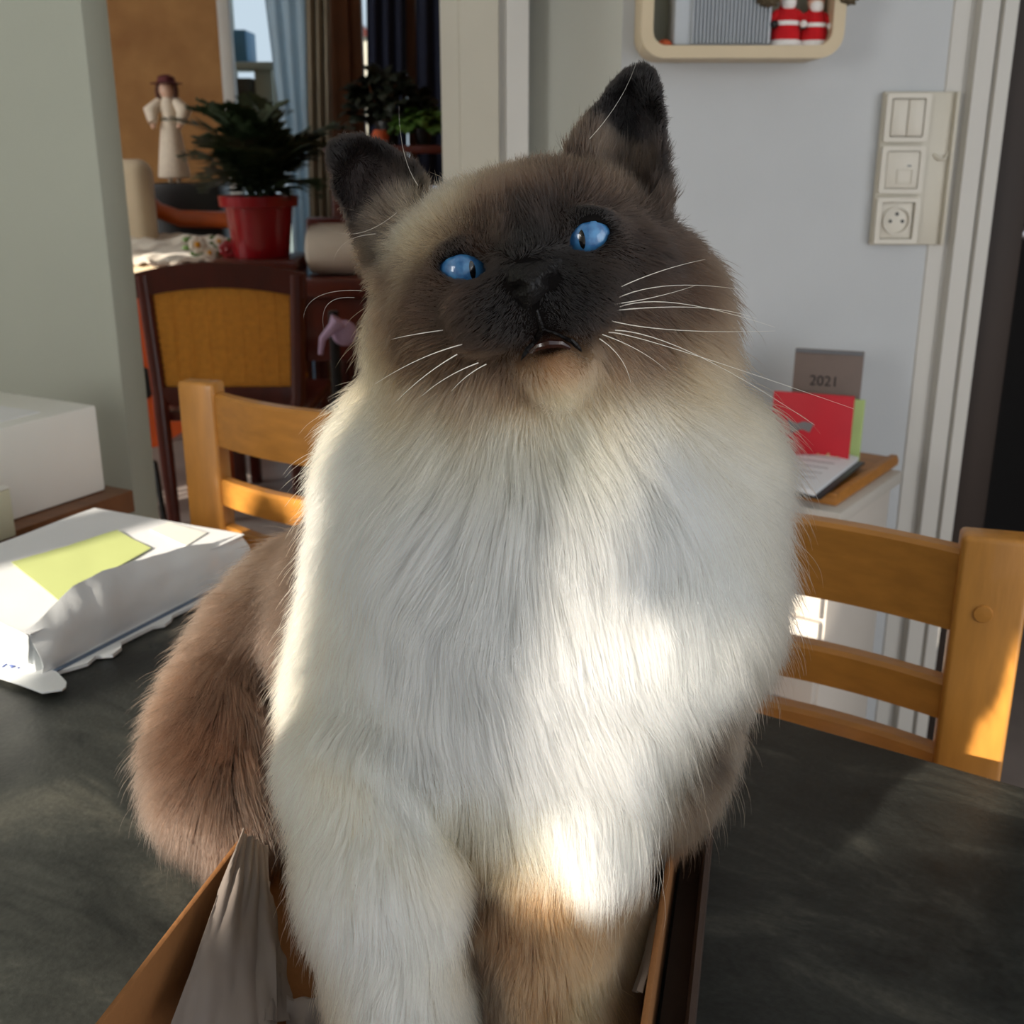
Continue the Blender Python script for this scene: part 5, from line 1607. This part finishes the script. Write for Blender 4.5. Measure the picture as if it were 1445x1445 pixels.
c_root = np.array([lin(r[3]) for r in COAT]); c_tip = np.array([lin(r[4]) for r in COAT])
def deepen(c):
    l_ = c.mean(1, keepdims=True)
    return c * np.interp(l_, [0.02, 0.12, 0.45, 0.8], [0.27, 0.31, 0.64, 1.0]) * np.where(l_ < 0.5, np.array([[1.05, 1.0, 0.95]]), np.array([[1.14, 1.08, 0.93]]))


c_root, c_tip = deepen(c_root), deepen(c_tip)
c_dir = np.array([(r[5][0], -r[5][1], -r[5][2]) for r in COAT]) @ CAMR.T
c_dir /= np.linalg.norm(c_dir, axis=1)[:, None]
c_len = np.array([r[6] for r in COAT]) * 0.001
c_lift = np.array([r[7] for r in COAT])
c_reg = np.array([REG.index(r[0]) for r in COAT])


def chart(p, kn=6):
    """Blend of the coat chart's nearest places at the points p."""
    out = [np.zeros((len(p), n)) for n in (3, 3, 3, 1, 1)]
    reg = np.zeros(len(p), int)
    for s in range(0, len(p), 20000):
        q = p[s:s + 20000]
        d2 = ((q[:, None, :] - cpos[None]) ** 2).sum(2)
        ii = np.argpartition(d2, kn, axis=1)[:, :kn]
        dd_ = np.take_along_axis(d2, ii, 1)
        w_ = 1.0 / (dd_ + 0.00004) ** 1.6
        w_ /= w_.sum(1, keepdims=True)
        for o_, src in zip(out, (c_root, c_tip, c_dir, c_len[:, None], c_lift[:, None])):
            o_[s:s + 20000] = (src[ii] * w_[:, :, None]).sum(1)
        reg[s:s + 20000] = c_reg[d2.argmin(1)]
    return (*out[:3], out[3][:, 0], out[4][:, 0], reg)


# body mesh with the coat's root colour on its skin
cat_me = bpy.data.meshes.new('cat')
cat_o = np.array(P(650, 1500, Z=TABLE_Z + 0.005)); cat_o[2] = TABLE_Z + 0.006
cat_me.from_pydata((bw - cat_o).tolist(), [], bf.tolist())
cat_me.polygons.foreach_set('use_smooth', [True] * len(bf))
vr, vt, _, _, _, _ = chart(bw)
skin = np.clip(vr * 0.65 + vt * 0.35, 0, 1)
for e in EYES:
    k_ = np.clip((np.linalg.norm(bw - to_world(cs(e[0], e[1], e[2] + 0.0095)), axis=1) - 0.0126) / 0.002, 0, 1)[:, None]
    skin = skin * k_ + np.array(lin((14, 11, 10))) * (1 - k_)
at_ = cat_me.attributes.new('coat', 'FLOAT_COLOR', 'POINT')
at_.data.foreach_set('color', np.concatenate([skin, np.ones((len(skin), 1))], 1).astype(np.float32).ravel())
cat = bpy.data.objects.new('cat', cat_me)
COL.objects.link(cat)
cat.location = cat_o
tag(cat, 'fluffy cream cat with dark seal face and blue eyes sitting in the cardboard tray', 'cat')


def coat_skin():
    m = bpy.data.materials.new('cat skin'); m.use_nodes = True
    nt = m.node_tree; b_ = nt.nodes['Principled BSDF']
    a_ = nt.nodes.new('ShaderNodeAttribute'); a_.attribute_name = 'coat'
    nt.links.new(a_.outputs['Color'], b_.inputs['Base Color'])
    b_.inputs['Roughness'].default_value = 0.85
    b_.inputs['Specular IOR Level'].default_value = 0.1
    return m


def hair_mat(name='cat hair'):
    m = bpy.data.materials.new(name); m.use_nodes = True
    nt = m.node_tree
    nt.nodes.remove(nt.nodes['Principled BSDF'])
    a_ = nt.nodes.new('ShaderNodeAttribute'); a_.attribute_name = 'hair_color'
    h = nt.nodes.new('ShaderNodeBsdfHairPrincipled')
    h.parametrization = 'COLOR'
    nt.links.new(a_.outputs['Color'], h.inputs['Color'])
    h.inputs['Roughness'].default_value = 0.45
    h.inputs['Radial Roughness'].default_value = 0.6
    h.inputs['Random Roughness'].default_value = 0.1
    nt.links.new(h.outputs[0], nt.nodes['Material Output'].inputs['Surface'])
    return m


cat_me.materials.append(coat_skin())
HAIR = hair_mat()

# sample hair roots on the quads
va, vb, vc, vd = (bw[bf[:, i]] for i in range(4))
nrm = np.cross(vc - va, vd - vb)
area = np.linalg.norm(nrm, axis=1) * 0.5
nrm /= (np.linalg.norm(nrm, axis=1)[:, None] + 1e-12)
ctr = (va + vb + vc + vd) / 4
toc = np.array(CAM) - ctr
toc /= np.linalg.norm(toc, axis=1)[:, None]
facing = (nrm * toc).sum(1)
_, _, _, ln_f, _, rg_f = chart(ctr)
HN = {'head_fur': 3.2, 'ear_fur': 3.6, 'ruff_fur': 2.2, 'chest_fur': 2.0, 'hindquarter_fur': 1.5, 'foreleg_fur': 2.6, 'foreleg_fur.001': 2.6, 'tail_fur': 1.6}
dens = np.array([HN[REG[i]] for i in range(len(REG))])[rg_f] * 1e6
dens = np.where(facing < -0.35, dens * 0.25, dens)
# no hair on the eye openings, the nose leather or the mouth line
eyeW = [to_world(cs(e[0], e[1], e[2] + 0.0095)) for e in EYES]
for ew in eyeW:
    dens = np.where(np.linalg.norm(ctr - ew, axis=1) < 0.0121, 0, dens)
for nx_, ny_, rr_ in ((728, 398, .0042), (748, 385, .0058), (748, 402, .0066), (772, 392, .0048), (752, 418, .0036)):
    hit = bvh.ray_cast(CAM, ray(nx_, ny_).normalized(), 2.0)[0]
    dens = np.where(np.linalg.norm(ctr - np.array(hit), axis=1) < rr_, 0, dens)
MOUTH = [(757, 436), (761, 450), (765, 463), (752, 484), (739, 502), (732, 515)], [(765, 463), (786, 470), (806, 480), (818, 492), (825, 502)], [(748, 494), (762, 484), (776, 480), (794, 482), (808, 490)]
mouth_pts = []
for line in MOUTH:
    for (xa_, ya_), (xb_, yb_) in zip(line, line[1:]):
        for s_ in np.linspace(0, 1, 6):
            hit = bvh.ray_cast(CAM, ray(xa_ + (xb_ - xa_) * s_, ya_ + (yb_ - ya_) * s_).normalized(), 2.0)[0]
            mouth_pts.append(np.array(hit))
mouth_pts = np.array(mouth_pts)
near_f = np.where(np.linalg.norm(ctr - np.array(mouth_pts[0]), axis=1) < 0.05)[0]
dm = np.linalg.norm(ctr[near_f][:, None] - mouth_pts[None], axis=2).min(1)
dens[near_f[dm < 0.0017]] = 0
HAIR_SCALE = 1.0
cnt_f = np.random.poisson(area * dens * HAIR_SCALE)
fi = np.repeat(np.arange(len(bf)), cnt_f)
NH = len(fi)
u_, v_ = np.random.rand(NH, 1), np.random.rand(NH, 1)
roots = (va[fi] * (1 - u_) + vb[fi] * u_) * (1 - v_) + (vd[fi] * (1 - u_) + vc[fi] * u_) * v_
# smooth vertex normals for the hairs
vn = np.zeros_like(bw)
for i in range(4): np.add.at(vn, bf[:, i], nrm * area[:, None])
vn /= (np.linalg.norm(vn, axis=1)[:, None] + 1e-12)
n_h = (vn[bf[fi, 0]] * (1 - u_) + vn[bf[fi, 1]] * u_) * (1 - v_) + (vn[bf[fi, 3]] * (1 - u_) + vn[bf[fi, 2]] * u_) * v_
n_h /= (np.linalg.norm(n_h, axis=1)[:, None] + 1e-12)
col0, col1, flow, length, lift, reg = chart(roots)
flow -= n_h * (flow * n_h).sum(1)[:, None]
flow /= (np.linalg.norm(flow, axis=1)[:, None] + 1e-9)


def sm_noise(p, freq, seed):
    """Cheap smooth vector noise: sums of sines in random directions."""
    r_ = np.random.RandomState(seed)
    out = np.zeros((len(p), 3))
    for _ in range(7):
        k_ = r_.normal(size=3); k_ /= np.linalg.norm(k_)
        a_ = r_.normal(size=3)
        out += np.sin(p @ (k_ * freq * r_.uniform(0.6, 1.7)) + r_.uniform(0, 6.28))[:, None] * a_
    return out / 2.6


wob = sm_noise(roots, 120, 1) * 0.22 + sm_noise(roots, 45, 2) * 0.18
flow2 = flow + wob
flow2 -= n_h * (flow2 * n_h).sum(1)[:, None] * 0.8
flow2 /= (np.linalg.norm(flow2, axis=1)[:, None] + 1e-9)
for ew in eyeW:                      # the short hair of the eyelids
    de = np.linalg.norm(roots - ew, axis=1)
    length = length * np.clip((de - 0.010) / 0.012, 0.22, 1)
near_m = np.where(np.linalg.norm(roots - mouth_pts[10], axis=1) < 0.05)[0]
dm = np.linalg.norm(roots[near_m][:, None] - mouth_pts[None], axis=2).min(1)
length[near_m] *= np.clip((dm - 0.001) / 0.010, 0.16, 1)
jit = np.random.normal(size=(NH, 3)) * 0.16
lens_ = length * np.random.uniform(0.55, 1.12, NH)
stray = np.random.rand(NH) < 0.02
lens_ = np.where(stray, lens_ * 1.35, lens_)
lf = np.clip(lift + np.random.normal(size=NH) * 0.07 + stray * 0.15, 0.05, 0.95)[:, None]
d0 = n_h * (0.35 + 0.65 * lf) + flow2 * (1 - 0.5 * lf) + jit * 0.6
d0 /= np.linalg.norm(d0, axis=1)[:, None]
d1 = flow2 * (1.05 - 0.45 * lf) + n_h * lf * 0.45 + jit + np.array([0, 0, -0.10])
d1 /= np.linalg.norm(d1, axis=1)[:, None]
NP = 6
S = np.linspace(0, 1, NP)[None, :, None]
Lh = lens_[:, None, None]
pts = roots[:, None, :] + Lh * (d0[:, None, :] * (S - 0.5 * S ** 2) + d1[:, None, :] * (0.5 * S ** 2 + 0.0 * S))
# clumping: hairs lean toward the lock they grow in
long_ = np.clip((length - 0.012) / 0.03, 0, 1)
for cell, amt in ((0.0050, 0.45), (0.013, 0.42)):
    nc = max(50, int(NH * (0.00002 / cell ** 2) * 0.05))
    r_ = np.random.RandomState(int(cell * 1e5))
    key = np.floor((roots + sm_noise(roots, 60, 9) * cell * 0.6) / cell).astype(np.int64)
    hsh = key[:, 0] * 73856093 ^ key[:, 1] * 19349663 ^ key[:, 2] * 83492791
    _, inv = np.unique(hsh, return_inverse=True)
    n_c = inv.max() + 1
    cn_ = np.bincount(inv, minlength=n_c)[:, None]
    mean_r = np.stack([np.bincount(inv, roots[:, i], n_c) for i in range(3)], 1) / cn_
    tips = pts[:, -1, :]
    mean_t = np.stack([np.bincount(inv, tips[:, i], n_c) for i in range(3)], 1) / cn_
    mean_t += r_.normal(size=mean_t.shape) * cell * 0.25
    a_ = (amt * (0.25 + 0.75 * long_))[:, None, None] * S ** 1.5
    tgt = mean_r[inv][:, None, :] + (mean_t - mean_r)[inv][:, None, :] * S + (pts - roots[:, None, :]) * 0.0
    target = pts[:, :, :] * 0.35 + (tgt + (pts - roots[:, None, :] - (tips - roots)[:, None, :] * S)) * 0.65
    pts = pts * (1 - a_) + target * a_
pts[:, 0, :] = roots - n_h * 0.0006
# keep every hair above the table top
pts[:, :, 2] = np.maximum(pts[:, :, 2], TABLE_Z + 0.0015)
dark_ = np.clip(1 - col1.mean(1, keepdims=True) / 0.25, 0, 1)
shade = np.random.uniform(0.88, 1.10, (NH, 1)) + dark_ * np.random.uniform(-0.30, 0.55, (NH, 1))
col0 = np.clip(col0 * shade, 0, 0.94); col1 = np.clip(col1 * shade, 0, 0.94)
for ew in eyeW:
    de = np.linalg.norm(roots - ew, axis=1)
    k_ = np.clip((de - 0.0122) / 0.0022, 0, 1)[:, None]
    col0 = col0 * k_ + np.array(lin(DK)) * 0.6 * (1 - k_); col1 = col1 * k_ + np.array(lin(DK)) * 0.6 * (1 - k_)
cmix = np.clip(S * 1.25 - 0.15, 0, 1)
colr = col0[:, None, :] * (1 - cmix) + col1[:, None, :] * cmix
rad0 = np.where(length < 0.012, 0.000075, np.where(length < 0.028, 0.00009, 0.000105)) * np.random.uniform(0.8, 1.25, NH)
radp = rad0[:, None] * np.array([1, 1, .95, .8, .55, .15])[None]
for ri, rname in enumerate(REG):
    sel = np.where(reg == ri)[0]
    if not len(sel): continue
    cv = bpy.data.hair_curves.new(rname)
    cv.add_curves([NP] * len(sel))
    cv.attributes['position'].data.foreach_set('vector', (pts[sel] - cat_o).astype(np.float32).ravel())
    ra_ = cv.attributes.get('radius') or cv.attributes.new('radius', 'FLOAT', 'POINT')
    ra_.data.foreach_set('value', radp[sel].astype(np.float32).ravel())
    ca_ = cv.attributes.new('hair_color', 'FLOAT_COLOR', 'POINT')
    ca_.data.foreach_set('color', np.concatenate([colr[sel], np.ones((len(sel), NP, 1))], 2).astype(np.float32).ravel())
    cv.materials.append(HAIR)
    ho = bpy.data.objects.new(rname, cv)
    COL.objects.link(ho)
    ho.parent = cat
    ho['kind'] = 'stuff'
    lb = {'head_fur': 'dark seal face fur', 'ear_fur': 'black ear fur', 'tail_fur': 'brown tail fur', 'hindquarter_fur': 'grey brown hindquarter fur',
          'foreleg_fur': 'cream foreleg fur', 'foreleg_fur.001': 'golden tan leg fur', 'ruff_fur': 'cream ruff', 'chest_fur': 'white chest fur'}
    ho['label'] = lb[rname]
print('HAIRS', NH, 'verts', len(bw), [(REG[i], int((reg == i).sum())) for i in range(len(REG))])


# ------------------------------------------------------------------ eyes, nose, whiskers
def catloc(a): return Vector(a) - Vector(cat_o)


def eye_mat():
    m = bpy.data.materials.new('blue iris'); m.use_nodes = True
    nt = m.node_tree; b_ = nt.nodes['Principled BSDF']
    tc = nt.nodes.new('ShaderNodeTexCoord')
    nz = nt.nodes.new('ShaderNodeTexNoise'); nz.inputs['Scale'].default_value = 260; nz.inputs['Detail'].default_value = 4
    nt.links.new(tc.outputs['Object'], nz.inputs['Vector'])
    rp = nt.nodes.new('ShaderNodeValToRGB')
    rp.color_ramp.elements[0].position = 0.3; rp.color_ramp.elements[0].color = (*lin((36, 86, 140)), 1)
    rp.color_ramp.elements[1].position = 0.7; rp.color_ramp.elements[1].color = (*lin((72, 136, 186)), 1)
    nt.links.new(nz.outputs['Fac'], rp.inputs['Fac']); nt.links.new(rp.outputs['Color'], b_.inputs['Base Color'])
    b_.inputs['Roughness'].default_value = 0.35
    b_.inputs['Coat Weight'].default_value = 1.0; b_.inputs['Coat Roughness'].default_value = 0.015
    return m


M['iris'] = eye_mat()
M['pupil'] = mat('cat pupil', (6, 6, 8), 0.2, 0.05, 20, coat=1.0)
M['nose'] = mat('cat nose leather', (14, 11, 11), 0.45, 0.15, 120, 0.6, 500, spec=0.3)
M['lip'] = mat('cat lip', (50, 26, 20), 0.25, 0.1, 60, coat=0.5)
M['whisker'] = mat('white whisker', (244, 238, 226), 0.4, 0.02, 20)
for (ex, ey, et), gz in zip(EYES, ((667, 381), (821, 338))):
    c = Vector(to_world(cs(ex, ey, et + 0.0095)))
    eb = MB().ball((0, 0, 0), EYE_R, 40, 28).build('eye', M['iris'], cat, loc=catloc(c))
    tag(eb, 'clear blue eye')
    # slit pupil: a thin lens lying on the eyeball where the cat looks
    g_ = (P(gz[0], gz[1], t=et - 0.001) - c).normalized()
    rgt_ = RGT.cross(g_).cross(g_) * -1
    xa_ = (RGT - g_ * RGT.dot(g_)).normalized(); ya_ = g_.cross(xa_)
    roll = math.radians(8)
    xa_, ya_ = xa_ * math.cos(roll) + ya_ * math.sin(roll), ya_ * math.cos(roll) - xa_ * math.sin(roll)

    def pf(u, w_):
        hx, hy = 0.0013, 0.0040
        yy = (w_ - 0.5) * 2
        xx = (u - 0.5) * 2 * math.sqrt(max(0.0, 1 - yy * yy)) ** 1.2
        q = g_ * 1.0 + xa_ * (xx * hx / EYE_R) + ya_ * (yy * hy / EYE_R)
        return q.normalized() * (EYE_R + 0.00012)
    tag(MB().grid(pf, 10, 14).build('pupil', M['pupil'], eb), 'dark slit pupil')

# nose leather with two nostrils
nl = MB()


def nose_fn(u, w_):
    # u across, w_ from the upper edge down to the philtrum
    px = 750 + (u - 0.5) * (74 * (1 - w_) ** 0.6 + 16)
    py = 372 + 56 * w_ + (u - 0.5) * -14
    bulge = math.sin(PI * min(1, max(0, u))) * math.sin(PI * (0.15 + 0.75 * w_))
    t_ = 0.4400 - 0.0125 * bulge ** 0.7
    for nx_, ny_ in ((733, 405), (775, 396)):
        d2 = ((px - nx_) / 11.0) ** 2 + ((py - ny_) / 8.0) ** 2
        t_ += 0.0045 * math.exp(-d2 * 1.2)
        t_ -= 0.0012 * math.exp(-((d2 - 2.2) ** 2) * 0.8)
    return P(px, py, t=t_) - Vector(cat_o)


nl.grid(nose_fn, 40, 30, 0.001)
tag(nl.build('nose', M['nose'], cat), 'dark seal nose leather')
lp = MB().tube([catloc(P(a, b_, t=t_)) for a, b_, t_ in ((748, 497, .4490), (760, 489, .4462), (775, 485, .4450), (791, 485, .4460), (804, 491, .4485))], [0.0008, 0.0016, 0.0020, 0.0016, 0.0008], 8)
tag(lp.build('lower_lip', M['lip'], cat), 'wet brown lower lip')

for k, (line, r_) in enumerate(zip(MOUTH[:2], (0.0015, 0.0013))):
    pl_ = []
    for (xa_, ya_), (xb_, yb_) in zip(line, line[1:]):
        for s_ in (0, 0.5):
            hit = bvh.ray_cast(CAM, ray(xa_ + (xb_ - xa_) * s_, ya_ + (yb_ - ya_) * s_).normalized(), 2.0)[0]
            pl_.append(catloc(hit) + FWD * 0.0004)
    n_ = len(pl_)
    tag(MB().tube(pl_, [r_ * (0.5 + 0.8 * i / n_) * (1 if i < n_ - 2 else 0.55 if i == n_ - 2 else 0.15) for i in range(n_)], 8).build('mouth_line', M['nose'], cat), 'dark mouth line')
WH = [((859, 413, .447), (925, 385, .442), (995, 366, .440)), ((859, 427, .447), (935, 404, .440), (1042, 408, .436)), ((859, 430, .447), (920, 420, .442), (981, 403, .440)),
      ((871, 434, .448), (958, 428, .440), (1094, 462, .434)), ((868, 438, .448), (985, 434, .440), (1068, 450, .436)), ((863, 453, .448), (958, 466, .440), (1094, 467, .434)),
      ((859, 469, .449), (958, 494, .441), (1205, 577, .430)), ((868, 466, .449), (981, 500, .441), (1150, 600, .432)), ((850, 472, .450), (900, 494, .446), (940, 522, .444)),
      ((846, 478, .451), (875, 505, .448), (890, 540, .447)), ((652, 486, .450), (590, 508, .446), (529, 542, .444)), ((675, 512, .453), (632, 532, .450), (595, 559, .449)),
      ((686, 514, .454), (660, 530, .451), (637, 552, .450)), ((625, 466, .456), (585, 472, .452), (552, 479, .450)), ((645, 500, .453), (600, 530, .449), (560, 566, .447)),
      ((590, 262, .497), (570, 215, .492), (563, 150, .488)), ((560, 300, .497), (500, 330, .492), (448, 312, .488)), ((530, 330, .497), (488, 342, .494), (470, 372, .490)),
      ((832, 196, .492), (880, 130, .486), (905, 60, .480)), ((500, 420, .49), (462, 430, .485), (458, 470, .480)), ((510, 410, .49), (450, 418, .485), (428, 450, .480))]
for a, b_, c in WH:
    A_, B_, C_ = (catloc(P(*q[:2], t=q[2])) for q in (a, b_, c))
    B2 = B_ * 2 - (A_ + C_) / 2
    n_ = 12
    pl_ = [A_ * (1 - s) ** 2 + B2 * 2 * s * (1 - s) + C_ * s * s for s in [i / n_ for i in range(n_ + 1)]]
    MB().tube(pl_, [(0.00024 if a[1] > 420 or a[0] > 850 else 0.00008) * (1 - 0.85 * i / n_) for i in range(n_ + 1)], 5).build('whisker', M['whisker'], cat)
